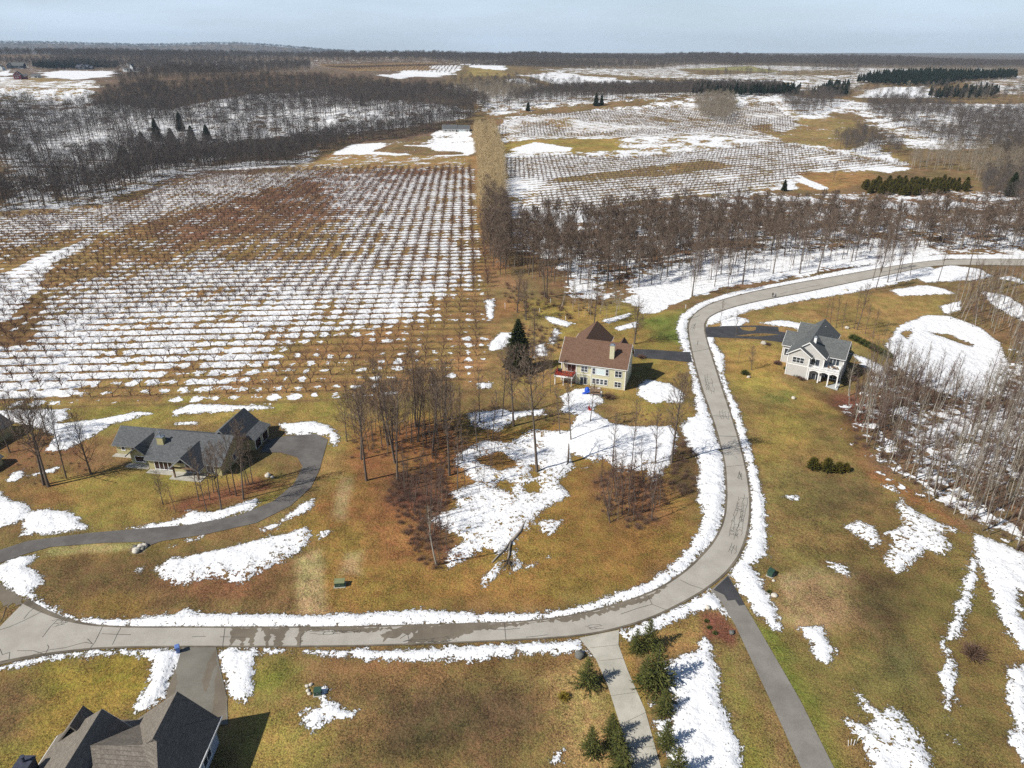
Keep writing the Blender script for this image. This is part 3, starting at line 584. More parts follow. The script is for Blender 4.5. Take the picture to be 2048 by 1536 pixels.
def crazed(a, b, w, n, seed):
    # alligator cracking: wandering long cracks with short ties between them
    r = np.random.default_rng(seed); a, b = px(a+' '+b); d = (b-a)/np.hypot(*(b-a)); nn_ = np.array((-d[1], d[0])); L = np.hypot(*(b-a)); ys = []
    for k in range(n):
        o = (k/(n-1)-.5)*w; m = max(4, int(L/.7)); t = np.linspace(r.uniform(0, .25), r.uniform(.7, 1), m); y = o + np.cumsum(r.normal(0, .10, m)); p = a+d*(t*L)[:, None]+nn_*y[:, None]; line(road, p, .06, .062, 3); ys.append((t*L, y))
    for k in range(n-1):
        for _ in range(max(2, int(L/1.3))):
            x = r.uniform(.1, .9)*L; y0 = np.interp(x, *ys[k]); y1 = np.interp(x, *ys[k+1]); xm = x+r.normal(0, .3); line(road, np.array([a+d*x+nn_*y0, a+d*xm+nn_*(y0+y1)/2, a+d*(x+r.normal(0, .25))+nn_*y1]), .06, .062, 3)
crazed('1468,1082', '1487,985', 2.2, 5, 1); crazed('1462,1108', '1470,1085', 1.0, 3, 2); crazed('1421,788', '1412,748', 2.0, 4, 3); crazed('1452,842', '1446,820', 2.2, 4, 4); crazed('1383,664', '1388,645', 1.6, 3, 5); crazed('800,1287', '925,1278', .9, 3, 6); crazed('1175,1256', '1206,1251', .8, 3, 7); crazed('612,1263', '735,1260', .7, 3, 8); crazed('100,1249', '140,1241', 1.4, 3, 9); crazed('1478,960', '1480,943', .7, 3, 10)
tag(road.build('road', [M['road'], M['wet'], M['edge'], M['tar']]), 'worn pale road curving past snow banks', 'road', kind='structure')
for nm, m_ in (('near_driveway', 'taupe'), ('concrete_driveway', 'concrete'), ('long_driveway', 'grey_asphalt'), ('far_house_driveway', 'dark_asphalt'), ('centre_driveway', 'dark_asphalt'), ('curved_driveway', 'mid_asphalt')):
    mb = MB(); flat(mb, DRIVES[nm], .045, 0)
    if nm == 'near_driveway':
        for w in ('408,1382 404,1360 414,1335 424,1310 431,1298 434,1330 428,1338 420,1360 414,1385', '425,1410 430,1375 436,1330 452,1390 454,1440 420,1440', '350,1340 354,1355 352,1395 330,1400 346,1350'): flat(mb, jag(px(w), .5, .1), .052, 1)
    if nm == 'long_driveway':
        for w in ('1427,1180 1456,1152 1476,1186 1490,1210 1478,1212 1470,1200 1455,1202 1448,1190',): flat(mb, px(w), .052, 2)
    if nm == 'concrete_driveway':
        for a, b in (('1198,1322', '1246,1317'), ('1222,1392', '1270,1385'), ('1240,1450', '1292,1425'), ('1250,1500', '1310,1492'), ('1180,1296', '1238,1290')): line(mb, px(a+' '+b), .06, .052, 1)
    o = mb.build(nm, [M[m_], M['wet'], M['dark_asphalt']]); tag(o, nm.replace('_', ' '), 'driveway', kind='structure')

# ================================================================ HOUSES
M['shingle_brown'] = shingle('brown_shingle', (.145, .085, .058), (.19, .113, .078)); M['shingle_dark'] = shingle('charcoal_shingle', (.095, .10, .105), (.135, .14, .145))
M['shingle_grey'] = shingle('grey_shingle', (.105, .112, .112), (.145, .152, .150)); M['shingle_taupe'] = shingle('taupe_shingle', (.16, .14, .118), (.215, .19, .16))
def siding(name, c, step=.14):
    m = mat(name, c, .8, .07, 2.0); nt = m.node_tree; w = nt.nodes.new('ShaderNodeTexWave'); w.bands_direction = 'Z'; w.inputs['Scale'].default_value = .314/step*1.0; w.wave_profile = 'SAW'
    t = nt.nodes.new('ShaderNodeTexCoord'); nt.links.new(t.outputs['Object'], w.inputs[0]); b = nt.nodes.new('ShaderNodeBump'); b.inputs['Strength'].default_value = .4; b.inputs['Distance'].default_value = .02
    nt.links.new(w.outputs['Fac'], b.inputs['Height']); nt.links.new(b.outputs[0], nt.nodes['Principled BSDF'].inputs['Normal']); return m
M['cream'] = siding('cream_siding', (.56, .53, .36)); M['greysiding'] = siding('grey_siding', (.50, .49, .47)); M['olive'] = siding('olive_siding', (.40, .36, .19)); M['blue_siding'] = siding('slate_blue_siding', (.30, .36, .46))
M['red_siding'] = siding('dark_red_siding', (.20, .035, .045)); M['black_siding'] = siding('dark_navy_siding', (.035, .04, .055)); M['pale_siding'] = siding('pale_siding', (.66, .68, .68))
M['white'] = mat('white_paint', (.80, .80, .79), .5, .04); M['trim'] = mat('grey_fascia', (.23, .24, .25), .6, .1); M['navy'] = mat('dark_cladding', (.05, .055, .08), .6, .2)
def glassmat(name, c, rough=.06):
    m = mat(name, c, rough, .2, .8); m.node_tree.nodes['Principled BSDF'].inputs['Specular IOR Level'].default_value = .7; return m
M['glass'] = glassmat('window_glass', (.030, .040, .055)); M['blind'] = mat('white_blind', (.62, .70, .70), .5, .06); M['darkdoor'] = glassmat('dark_door_glass', (.035, .016, .014))
M['metal'] = mat('galvanised_metal', (.42, .46, .50), .35, .15, 4, metal=.7); M['black'] = mat('black_metal', (.02, .02, .022), .5, .2); M['reddeck'] = mat('red_deck_paint', (.62, .085, .035), .6, .12, 2.0)
M['redtrim'] = mat('dark_red_rail', (.22, .03, .03), .6, .1); M['slab'] = mat('patio_concrete', (.42, .40, .35), .9, .15, 1.2); M['bluepatio'] = mat('grey_patio', (.45, .47, .47), .8, .1); M['stone'] = mat('field_stone', (.42, .39, .34), .9, .35, 2.5, .4)
M['wood'] = mat('weathered_wood', (.20, .13, .08), .85, .3, 3, stretch=(1, 1, 6))

def gable(wall, roof, x0, x1, y0, y1, zb, ze, zr, axis='y', oh=.45, rake=.35, th=.2, rx=None, trim=None, wmi=0, rmi=0):
    """walls with a gabled roof; the ridge runs along the axis"""
    sw = (lambda p: p) if axis == 'y' else (lambda p: (p[1], p[0], p[2]))
    a0, a1, b0, b1 = (x0, x1, y0, y1) if axis == 'y' else (y0, y1, x0, x1); c = rx if rx is not None else (a0+a1)/2
    prof = [(a0, zb), (a1, zb), (a1, ze), (c, zr), (a0, ze)]; n = 5
    vs = [sw((a, b0, z)) for a, z in prof] + [sw((a, b1, z)) for a, z in prof]; fs = [tuple(range(5))[::-1], tuple(range(5, 10))] + [(i, (i+1) % 5, (i+1) % 5+5, i+5) for i in (0, 1, 4)]
    if axis == 'y': fs = [f[::-1] for f in fs]
    wall.add(vs, fs, wmi)
    for a, s in ((a0, -1), (a1, 1)):
        dz = (zr-ze)/abs(a-c); e = a + s*oh; ez = ze - oh*dz; L = math.hypot(1, dz); nx, nzv = s*dz/L*th, 1/L*th
        p = [(c, zr+.02), (e, ez+.02)]; qv = [(c, zr+.02+th*L), (e+nx, ez+.02+nzv)]
        lo = [sw((p[0][0], b0-rake, p[0][1])), sw((p[1][0], b0-rake, p[1][1])), sw((p[1][0], b1+rake, p[1][1])), sw((p[0][0], b1+rake, p[0][1]))]
        hi = [sw((qv[0][0], b0-rake, qv[0][1])), sw((qv[1][0], b0-rake, qv[1][1])), sw((qv[1][0], b1+rake, qv[1][1])), sw((qv[0][0], b1+rake, qv[0][1]))]
        roof.hexa(lo, hi, rmi)
        if trim is not None:
            w = .30; dzv = .06
            for bb, o_ in ((b0-rake, -1), (b1+rake, 1)):
                y0_, y1_ = sorted((bb+o_*.01, bb+o_*.07)); lo2 = [sw((c, y0_, zr+.02+th*L-w-.06)), sw((e+nx, y0_, ez+.02+nzv-w)), sw((e+nx, y1_, ez+.02+nzv-w)), sw((c, y1_, zr+.02+th*L-w-.06))]
                hi2 = [sw((c, y0_, zr+th*L-.02)), sw((e+nx, y0_, ez+nzv-.02)), sw((e+nx, y1_, ez+nzv-.02)), sw((c, y1_, zr+th*L-.02))]; trim.hexa(lo2, hi2)
            g0, g1 = sorted((e+nx+s*.01, e+nx+s*.10)); q0 = sw((g0, b0-rake, ez-.02)); q1 = sw((g1, b1+rake, ez+nzv-.03)); trim.box(min(q0[0], q1[0]), max(q0[0], q1[0]), min(q0[1], q1[1]), max(q0[1], q1[1]), q0[2], q1[2])
def window(parent, x, y, z, w, h, face='front', cols=2, rows_=1, frame='white', pane='glass', name='window', fw=.11, label=None):
    """frame with mullions set proud of the wall, glass behind; x, y, z is the middle of the opening"""
    f = MB(); d = .09
    def bx(mb, u0, u1, v0, v1, d0, d1):
        if face == 'front': mb.box(x+u0, x+u1, y-d1, y-d0, z+v0, z+v1)
        elif face == 'back': mb.box(x+u0, x+u1, y+d0, y+d1, z+v0, z+v1)
        elif face == 'right': mb.box(x+d0, x+d1, y+u0, y+u1, z+v0, z+v1)
        else: mb.box(x-d1, x-d0, y+u0, y+u1, z+v0, z+v1)
    W_, H_ = w/2, h/2
    bx(f, -W_-fw, W_+fw, H_, H_+fw, 0, d); bx(f, -W_-fw, W_+fw, -H_-fw*1.3, -H_, 0, d+.04); bx(f, -W_-fw, -W_, -H_, H_, 0, d); bx(f, W_, W_+fw, -H_, H_, 0, d)
    for i in range(1, cols): u = -W_ + w*i/cols; bx(f, u-.05, u+.05, -H_, H_, 0, d-.02)
    for i in range(1, rows_): v = -H_ + h*i/rows_; bx(f, -W_, W_, v-.03, v+.03, 0, d-.03)
    o = f.build(name, M[frame], parent); p = MB(); bx(p, -W_, W_, -H_, H_, 0, .03); p.build('pane', M[pane], o)
    if label: o['label'] = label
    return o
def rail(parent, pts, z, h=.95, m='white', name='railing', sp=.14):
    f = MB()
    for (ax, ay), (bx_, by) in zip(pts[:-1], pts[1:]):
        L = math.hypot(bx_-ax, by-ay); n = max(1, int(L/1.6))
        for i in range(n+1): t = i/n; px_, py_ = ax+(bx_-ax)*t, ay+(by-ay)*t; f.box(px_-.06, px_+.06, py_-.06, py_+.06, z, z+h+.05)
        for zz in (z+.1, z+h): f.tube([(ax, ay, zz), (bx_, by, zz)], .045, 4)
        k = int(L/sp)
        for i in range(k): t = (i+.5)/k; px_, py_ = ax+(bx_-ax)*t, ay+(by-ay)*t; f.tube([(px_, py_, z+.1), (px_, py_, z+h)], .018, 3, cap=False)
    return f.build(name, M[m], parent)
def chimney(parent, x, y, z0, z1, w, d, m, cap='metal', flue=0):
    f = MB(); f.box(x-w/2, x+w/2, y-d/2, y+d/2, z0, z1); o = f.build('chimney', M[m], parent); c = MB(); c.box(x-w/2-.1, x+w/2+.1, y-d/2-.1, y+d/2+.1, z1+.003, z1+.14)
    if flue: c.tube([(x, y, z1+.14), (x, y, z1+flue)], .17, 10); c.tube([(x, y, z1+flue+.02), (x, y, z1+flue+.16)], .28, 10)
    else: c.box(x-w*.3, x+w*.3, y-d*.3, y+d*.3, z1+.14, z1+.42)
    c.build('cap', M[cap], o); return o

# ---- house with the brown roof, middle
th = math.radians(-18); b = un(1249.4, 779.5)
A = thing('walkout_house', 'cream two storey house with brown roof and red deck beside the road bend', 'house', (b[0], b[1], H1(b[0], b[1])-.1), th)
wl_, rf, tr = MB(), MB(), MB()
gable(wl_, MB(), -18.2, 0, .9, 11, -1, 7.3, 11.0, 'x', .55, .45, rx=5.6); gable(MB(), rf, -18.2, 0, -.2, 11.2, -1, 6.5, 11.2, 'x', .42, .45, trim=tr, rx=5.6)
wl_.box(-13.7, -9.4, -.02, .95, -1, 6.62); wl_.box(-9.4, 0-.003, -.45, .93, -1, 6.3)
gable(wl_, rf, -18.2, -8.6, 8, 24.5, -1, 5.6, 9.7, 'y', .5, .4, trim=tr); gable(wl_, rf, -5.2, -1, 8, 13, -1, 7.0, 10.0, 'y', .45, .3, trim=tr)
tr.box(-.13, .06, -.56, -.40, -1, 6.25); tr.box(-13.8, -13.62, -.12, .05, -1, 6.0); tr.box(-9.5, -9.36, -.54, -.32, -1, 6.2); tr.box(-18.3, -18.1, .78, .97, -1, 5.9); tr.box(-13.6, -9.45, -.09, -.03, 3.05, 3.22)
wl_.build('wall', M['cream'], A); rf.build('roof', M['shingle_brown'], A); tr.build('trim', M['white'], A)
chimney(A, -4.4, 1.9, 5.5, 12.0, 1.25, .95, 'cream')
window(A, -11.5, -.02, 4.75, 1.75, 1.55, cols=2, rows_=2); window(A, -6.9, -.45, 4.75, 2.6, 1.75, cols=1, pane='blind', label='wide window behind a white blind'); window(A, -8.75, -.45, 4.75, .75, 1.75, cols=1, rows_=2); window(A, -5.05, -.45, 4.75, .75, 1.75, cols=1, rows_=2); window(A, -1.95, -.45, 4.7, 1.8, 1.75, cols=2, rows_=2)
window(A, -11.6, -.02, 1.25, 1.9, 2.1, cols=2, name='sliding_door'); window(A, -1.95, -.45, 1.55, 1.75, 1.5, cols=2, rows_=2)
for i in range(4): window(A, -8.65+i*1.12, -.45, 1.75, .8, 1.5, cols=1, rows_=2, fw=.13)
window(A, -15.4, .9, 4.2, 2.2, 2.0, cols=2, pane='darkdoor', name='deck_door'); window(A, 0, 4, 4.4, 1.0, 1.4, 'right'); window(A, 0, 7.5, 4.4, 1.0, 1.4, 'right')
dk = MB(); dk.box(-19.4, -14.2, -2.6, .85, 2.75, 3.0); deck = dk.build('deck', M['reddeck'], A)
dt = MB(); dt.box(-19.5, -14.1, -2.72, -2.61, 2.55, 3.02); dt.box(-19.52, -19.41, -2.6, .85, 2.55, 3.02); dt.box(-14.19, -14.08, -2.6, .0, 2.55, 3.02)
for x_, y_ in ((-19.2, -2.4), (-14.5, -2.4), (-16.8, -2.4)): dt.box(x_-.1, x_+.1, y_-.1, y_+.1, -1, 2.74)
dt.build('deck_frame', M['white'], A); rail(A, [(-14.2, .0), (-14.2, -2.5), (-19.3, -2.5), (-19.3, .8)], 3.0, 1.0, 'redtrim')
# ---- grey house, right
th = math.radians(-32); ob = un(1607.5, 760.9)
oz = 0.0; Rl = thing('gabled_house', 'grey house with white trimmed gables and an open porch under its deck', 'house', (82.4, 181.7, 0.0), th)
wl_, rf, tr, gb = MB(), MB(), MB(), MB()
gable(wl_, rf, -5.3, 3.8, 3.9, 25.5, -2, 6.35, 10, 'y', .5, .4, trim=tr, rx=-.75); gable(wl_, rf, -5.6, .2, 2.4, 9, -2, 6.4, 8.4, 'y', .5, .4, trim=tr)
gable(wl_, rf, 0, 8.5, 7.4, 16.4, -2, 5.9, 9.4, 'x', .45, .4, trim=tr); gable(wl_, rf, -8.8, 0, 10.8, 18, -2, 5.6, 8.4, 'x', .45, .35, trim=tr); gable(wl_, rf, -6.5, 0, 17.8, 25, -2, 6.2, 9.3, 'x', .45, .35, trim=tr)
wl_.build('wall', M['greysiding'], Rl); rf.build('roof', M['shingle_grey'], Rl)
for x_, y_ in ((-5.6, 2.4), (.2, 2.4), (3.8, 3.9), (8.5, 7.4)): tr.box(x_-.12, x_+.12, y_-.1, y_+.12, -2, 5.7)
tr.box(-5.6, .2, 2.33, 2.385, 3.1, 3.35); tr.box(-8.9, -8.7, 10.7, 10.9, -1, 5.5); tr.build('trim', M['white'], Rl)
window(Rl, -2.75, 2.4, 4.75, 3.0, 1.55, cols=3, rows_=2); window(Rl, 1.6, 3.9, 4.4, 2.2, 2.1, cols=2, name='patio_door'); window(Rl, -.05, 2.9, 4.5, .9, 1.9, 'right', cols=1)
window(Rl, 6.1, 7.4, 4.4, 2.6, 2.0, cols=3, name='patio_door'); window(Rl, 2.4, 3.9, .2, 2.0, 2.0, cols=2, name='patio_door'); window(Rl, 6.0, 7.4, .2, 3.2, 2.0, cols=3); window(Rl, -8.8, 13, 3.6, .9, 1.4, 'left'); window(Rl, -7.6, 10.8, 3.2, 1.2, 2.1, cols=1, name='front_door')
chimney(Rl, .2, 6.3, 7.5, 11.0, .7, .6, 'white')
dk = MB(); dk.box(.25, 8.5, 2.2, 3.87, 2.95, 3.2); dk.box(3.95, 8.5, 3.87, 7.37, 2.95, 3.2); dk.build('deck', M['white'], Rl)
po = MB()
for x_ in (.6, 3.3, 5.9, 8.25): po.box(x_-.16, x_+.16, 2.3, 2.62, -1.3, 2.94)
for x0_, x1_ in ((.6, 3.3), (3.3, 5.9), (5.9, 8.25)):
    for i in range(8):
        a = -1+2*(i+.5)/8; zz = 2.5 - .45*(a*a); po.box(x0_+.16+(x1_-x0_-.32)*i/8, x0_+.16+(x1_-x0_-.32)*(i+1)/8, 2.36, 2.5, zz, 2.93)
po.build('porch_post', M['white'], Rl); rail(Rl, [(.3, 3.6), (.3, 2.3), (8.4, 2.3), (8.4, 7.2)], 3.2)
MB().box(-.1, 8.9, 1.6, 7.35, -1.6, -1.15).build('patio', M['bluepatio'], Rl)
# ---- low charcoal roofed house, left
th = math.radians(-9); b = un(442.2, 951.4)
Lh = thing('ranch_house', 'long low house with charcoal roof and olive walls inside the curved driveway', 'house', (b[0], b[1], H1(b[0], b[1])), th)
wl_, rf, tr = MB(), MB(), MB()
gable(wl_, rf, -17, .3, 0, 12.4, -1, 3, 6.5, 'x', .5, .5, trim=tr); gable(wl_, rf, -28.6, -16.8, 5.1, 12.5, -1, 2.7, 5.1, 'x', .5, .5, trim=tr)
gable(wl_, rf, -22.5, -18, 1.7, 8.5, -1, 2.65, 4.55, 'y', .6, .8, trim=tr); gable(MB(), rf, -9.6, -3.6, -2.6, 4.5, -1, 2.9, 5.5, 'y', .5, .6, trim=tr)
gable(wl_, rf, -7.4, .0, 8, 18.5, -1, 3.4, 6.6, 'y', .4, .45, trim=tr, rx=-3.5); wl_.box(.0, 2.3, 11.3, 18.4, -1, 2.75)
rf.hexa([(-.3, 10.9, 3.55), (2.8, 10.9, 2.75), (2.8, 18.9, 2.75), (-.3, 18.9, 3.55)], [(-.3, 10.9, 3.76), (2.85, 10.9, 2.95), (2.85, 18.9, 2.95), (-.3, 18.9, 3.76)])
wl_.build('wall', M['olive'], Lh); rf.build('roof', M['shingle_dark'], Lh); tr.build('trim', M['trim'], Lh)
chimney(Lh, -15.2, 3.3, 3.5, 6.6, 1.5, 1.0, 'olive', 'metal', 1.1)
window(Lh, -20.2, 1.7, 1.35, 2.4, 1.3, cols=1, pane='darkdoor'); window(Lh, -26.8, 5.1, 1.7, .8, 1.2, cols=1); window(Lh, -24.3, 5.1, 1.2, .9, 2.0, cols=1, name='side_door', pane='darkdoor')
window(Lh, -13.4, 0, 1.4, 4.2, 2.1, cols=4, pane='darkdoor'); window(Lh, -6.5, 0, 1.4, 3.2, 2.1, cols=3, pane='darkdoor', name='patio_door'); window(Lh, -2.2, 0, 1.5, 1.6, 1.6); window(Lh, 2.3, 13, 1.15, 2.4, 2.2, 'right', cols=1, pane='darkdoor', name='garage_door'); window(Lh, 2.3, 16.4, 1.15, 2.4, 2.2, 'right', cols=1, pane='darkdoor', name='garage_door'); window(Lh, .3, 6, 1.5, 1.6, 1.4, 'right')
po = MB()
for x_ in (-9.4, -3.8): po.box(x_-.14, x_+.14, -2.5, -2.2, -1, 2.85)
po.box(-9.4, -3.8, -2.48, -2.22, 2.5, 2.85); po.build('porch_post', M['wood'], Lh)
MB().box(-10.4, -3.0, -3.1, -.02, -1, .12).build('patio', M['slab'], Lh); w = MB(); w.box(-17, -10.45, -1.6, -.02, -1, .06); w.box(-23.2, -17.4, -.2, 1.66, -1, .05); w.box(-29, -23.25, 3.6, 5.05, -1, .05); w.build('path', M['slab'], Lh)
# ---- near roof, bottom left
Bh = thing('hip_roofed_house', 'taupe shingled house with steep gables at the foot of the near driveway', 'house', (0, 0, 0), 0)
wl_, rf, tr = MB(), MB(), MB()
gable(wl_, rf, -58.4, -48.0, 46, 63.4, -1, 4.4, 8.8, 'y', .5, .4, trim=tr, rx=-52.1); gable(MB(), rf, -57.9, -53.3, 62.4, 64.9, -1, 4.7, 7.75, 'y', .35, .3, rx=-55.5)
gable(wl_, rf, -53, -44, 53.5, 65.2, -1, 4.8, 8.05, 'x', .5, .0, rx=59.2); wl_.box(-48.9, -39.6, 47, 66, -1, 4.4)
gable(MB(), rf, -49.1, -39.3, 59.6, 65.9, -1, 4.6, 9.1, 'y', .45, .35, rx=-43.5)
wl_.add([(-49.1, 66.01, 4.4), (-39.5, 66.01, 4.4), (-43.5, 66.01, 8.9)], [(2, 1, 0)]); wl_.box(-49.0, -39.62, 65.7, 66.0, 4.4, 4.5)
Pk = (-43.5, 60.2, 9.36); He = (-38.6, 47, 4.15); Hn = (-44.0, 47, 4.0)
rf.add([(-38.62, 66.6, 4.42), (-38.62, 47, 4.42), (-41.1, 54.4, 6.95), Pk], [(0, 3, 2, 1)]); rf.add([Pk, (-41.1, 54.4, 6.95), (-38.62, 47, 4.42), (-50, 47, 4.42), (-50, 59.2, 8.28), (-45.0, 59.2, 8.4)], [(0, 5, 4, 3, 2, 1)])
tr.box(-38.72, -38.6, 47, 66.6, 4.2, 4.5)
wl_.build('wall', M['blue_siding'], Bh); rf.build('roof', M['shingle_taupe'], Bh); tr.build('trim', M['white'], Bh)
chimney(Bh, -59.2, 58.2, -1, 6.6, 1.7, 1.5, 'navy', 'navy', .9); window(Bh, -39.6, 62.5, 1.6, 2.2, 1.3, 'right'); window(Bh, -39.6, 57.5, 1.6, 1.2, 1.3, 'right'); window(Bh, -44.4, 66, 1.4, 5.0, 2.3, 'back', cols=1, pane='blind', name='garage_door')
# ---- corner of a house at the left edge
b = un(-34, 905)
E_ = thing('edge_house', 'dark roofed house cut by the left edge beside the bare trees', 'house', (b[0], b[1], H1(b[0], b[1])), math.radians(-12)); wl_, rf = MB(), MB()
gable(wl_, rf, -9, 0, -2, 9, -1, 3, 6, 'y'); wl_.build('wall', M['olive'], E_); rf.build('roof', M['shingle_dark'], E_); window(E_, 0, 3, 1.4, 1.4, 1.4, 'right')
b = un(-8, 938); E2 = thing('garden_shed', 'dark roofed shed at the left edge below the edge house', 'shed', (b[0], b[1], H1(b[0], b[1])), math.radians(-12)); wl_, rf = MB(), MB()
gable(wl_, rf, -4, 0, -2, 2, -1, 2, 3, 'y'); wl_.build('wall', M['olive'], E2); rf.build('roof', M['shingle_dark'], E2)
# ---- far houses: (pixel, yaw, label, wall, roof, bodies, windows)
def far_house(nm, label, u, v, yaw, wm, rm, bodies, wins, chim=None, cat='house'):
    b = un(u, v); h = thing(nm, label, cat, (b[0], b[1], H1(b[0], b[1])), math.radians(yaw)); wl_, rf, tr = MB(), MB(), MB()
    for bd in bodies: gable(wl_, rf, *bd[:8], .6, .5, trim=tr)
    wl_.build('wall', M[wm], h); rf.build('roof', M[rm], h); tr.build('trim', M['white'], h)
    for w_ in wins: window(h, *w_)
    if chim: chimney(h, *chim)
    return h
far_house('farmhouse', 'red gabled house with white windows standing above the snowy lawn', 36, 159, 20, 'red_siding', 'shingle_dark', [(-5.5, 5.5, 0, 13, -2, 8, 13, 'y'), (5, 13, 5, 13, -2, 5, 8.5, 'x')],
          [(-2.6, 0, 6.6, 1.8, 1.8, 'front', 2, 2), (0.6, 0, 6.6, 1.8, 1.8, 'front', 2, 2), (3.4, 0, 6.6, 1.2, 1.8, 'front', 1, 2), (-2.6, 0, 3.2, 1.8, 1.8, 'front', 2, 2), (.6, 0, 3.2, 1.8, 1.8, 'front', 2, 2), (0, 0, 9.6, 1.2, 1.2, 'front', 1, 1)])
far_house('detached_garage', 'low grey garage with one dark door right of the red house', 70, 156, -6, 'greysiding', 'shingle_dark', [(-8, 6, 0, 9, -2, 4, 7, 'x')], [(2, 0, 1.7, 5, 2.8, 'front', 1, 1, 'white', 'glass')], cat='garage')
far_house('barn_house', 'long dark house with pale roof behind the red house', 30, 137, 4, 'black_siding', 'shingle_grey', [(-16, 20, 0, 14, -2, 7, 13, 'x'), (-16, -6, -4, 8, -2, 7, 12.5, 'y')], [(0, 0, 4, 5, 2.4), (10, 0, 4, 5, 2.4)])
far_house('corner_house', 'pale gabled house at the left edge beside the long dark house', 1, 141, 0, 'pale_siding', 'shingle_grey', [(-12, 5, 0, 12, -2, 7, 12, 'y')], [(-2, 0, 4, 3, 2)])
far_house('lodge', 'low black house with stepped roof on the snowy slope', 168, 139, -2, 'black_siding', 'navy', [(-18, 10, 0, 12, -2, 6, 10, 'x'), (-5, 5, -2, 12, -2, 7.5, 12, 'y'), (9, 19, 2, 10, -2, 4, 7, 'x')], [(-11, 0, 3, 4, 2), (0, -2, 3, 4, 2.4)])
far_house('white_modern_house', 'white house with dark windows and a tall dark gable above the wood', 259, 144, 0, 'pale_siding', 'shingle_dark', [(-14, 2, 0, 10, -2, 7, 8.5, 'x'), (0, 8, 2, 14, -2, 9, 16, 'y'), (7, 26, 3, 12, -2, 4.5, 8.5, 'x')], [(-9, 0, 4.6, 3, 2), (-3, 0, 4.6, 5, 3), (12, 3, 2.6, 3, 1.8)])
far_house('cottage', 'small pale cottage in the bare trees, the more distant of a pair', 465, 133, 10, 'pale_siding', 'shingle_grey', [(-6, 6, 0, 9, -2, 6, 11, 'y')], [(0, 0, 3, 3, 2)])
far_house('white_cottage', 'small white gabled cottage in the bare trees, the nearer of a pair', 484, 140, -8, 'pale_siding', 'shingle_grey', [(-6, 6, 0, 10, -2, 6, 11, 'y'), (5, 14, 3, 10, -2, 4, 7, 'x')], [(-1, 0, 3, 3, 2)])
far_house('long_house', 'grey roofed house with white trim at the far end of the tall hedgerow', 903, 265, -3, 'greysiding', 'shingle_dark', [(-9.5, 5, 0, 9, -1, 3.6, 7.2, 'x'), (6.2, 19, .6, 9.5, -1, 3.6, 6.8, 'x')], [(-6, 0, 2, 2.2, 1.4), (-1.5, 0, 1.9, 1.0, 2.0, 'front', 1, 1), (1.5, 0, 2, 1.6, 1.4), (9.4, .6, 1.7, 2.6, 2.2, 'front', 1, 1, 'white', 'blind'), (13, .6, 1.7, 2.6, 2.2, 'front', 1, 1, 'white', 'blind'), (16.8, .6, 1.8, 1.0, 2.0, 'front', 1, 1)])
far_house('valley_house', 'dark roofed house by the small green lawn among far snow fields', 1068, 184, 8, 'navy', 'shingle_dark', [(-9, 9, 0, 10, -2, 4, 8, 'x'), (8, 15, 2, 10, -2, 3.5, 6.5, 'x')], [(-3, 0, 2.2, 3, 1.6)])
far_house('grey_farmhouse', 'small grey house with white base beside the dark pine wood', 1900, 160, 12, 'pale_siding', 'shingle_grey', [(-11, 8, 0, 12, -2, 5, 10, 'x'), (-5, 4, -3, 8, -2, 5.5, 11, 'y')], [(-1, -3, 3, 3, 2), (6, 0, 3, 2, 2)])
far_house('white_farmhouse', 'large white gabled house on the tan knoll beyond the pine wood', 1960, 155, -8, 'pale_siding', 'shingle_grey', [(-10, 4, -2, 14, -2, 8, 16, 'y'), (3, 27, 2, 13, -2, 6, 12, 'x')], [(-5, -2, 4, 3, 2.4), (0, -2, 4, 3, 2.4), (-3, -2, 9.5, 3, 2), (10, 2, 3, 6, 2), (20, 2, 3, 6, 2)])
far_house('roadside_house', 'tiny pale house at the far left of the tan orchard crest', 1011, 178, 0, 'pale_siding', 'shingle_dark', [(-7, 7, 0, 9, -2, 4, 8, 'x')], [(0, 0, 2, 3, 1.4)])

# ================================================================ TREES AND PLANTS
def bark(name, c, c2): return mat(name, c, .95, 0, .6, 0, spec=.1, coords='World', stretch=(1, 1, .35), col2=c2)
M['bark'] = bark('grey_brown_bark', (.10, .078, .062), (.16, .13, .105)); M['twig'] = bark('brown_twigs', (.125, .088, .066), (.20, .150, .112)); M['twigdark'] = bark('dark_twigs', (.074, .062, .056), (.128, .107, .094)); M['palebark'] = bark('pale_bark', (.29, .265, .225), (.40, .37, .32))
M['paletwig'] = bark('pale_twigs', (.20, .165, .125), (.28, .235, .175)); M['tantwig'] = bark('tan_twigs', (.42, .315, .17), (.54, .42, .24)); M['redtwig'] = bark('red_brown_twigs', (.115, .072, .055), (.18, .115, .088)); M['cherrybark'] = bark('cherry_bark', (.075, .045, .038), (.12, .08, .068))
M['spruce'] = mat('spruce_needles', (.040, .058, .017), .85, 0, 1.6, spec=.15, coords='World', col2=(.15, .145, .038)); M['pine'] = mat('pine_needles', (.014, .026, .014), .9, 0, .5, spec=.1, coords='World', col2=(.038, .055, .024)); M['cedar'] = mat('cedar_leaves', (.055, .060, .012), .9, 0, .5, spec=.1, coords='World', col2=(.15, .115, .022))
M['evergreen'] = mat('dark_needles', (.020, .032, .013), .9, 0, .8, spec=.1, coords='World', col2=(.06, .07, .022)); M['shrubtwig'] = bark('shrub_twigs', (.11, .065, .045), (.17, .11, .075)); M['greenleaf'] = mat('shrub_leaves', (.04, .06, .014), .85, 0, 2, coords='World', col2=(.12, .125, .03)); M['goldleaf'] = mat('golden_needles', (.20, .15, .02), .85, 0, 2, coords='World', col2=(.34, .25, .04))

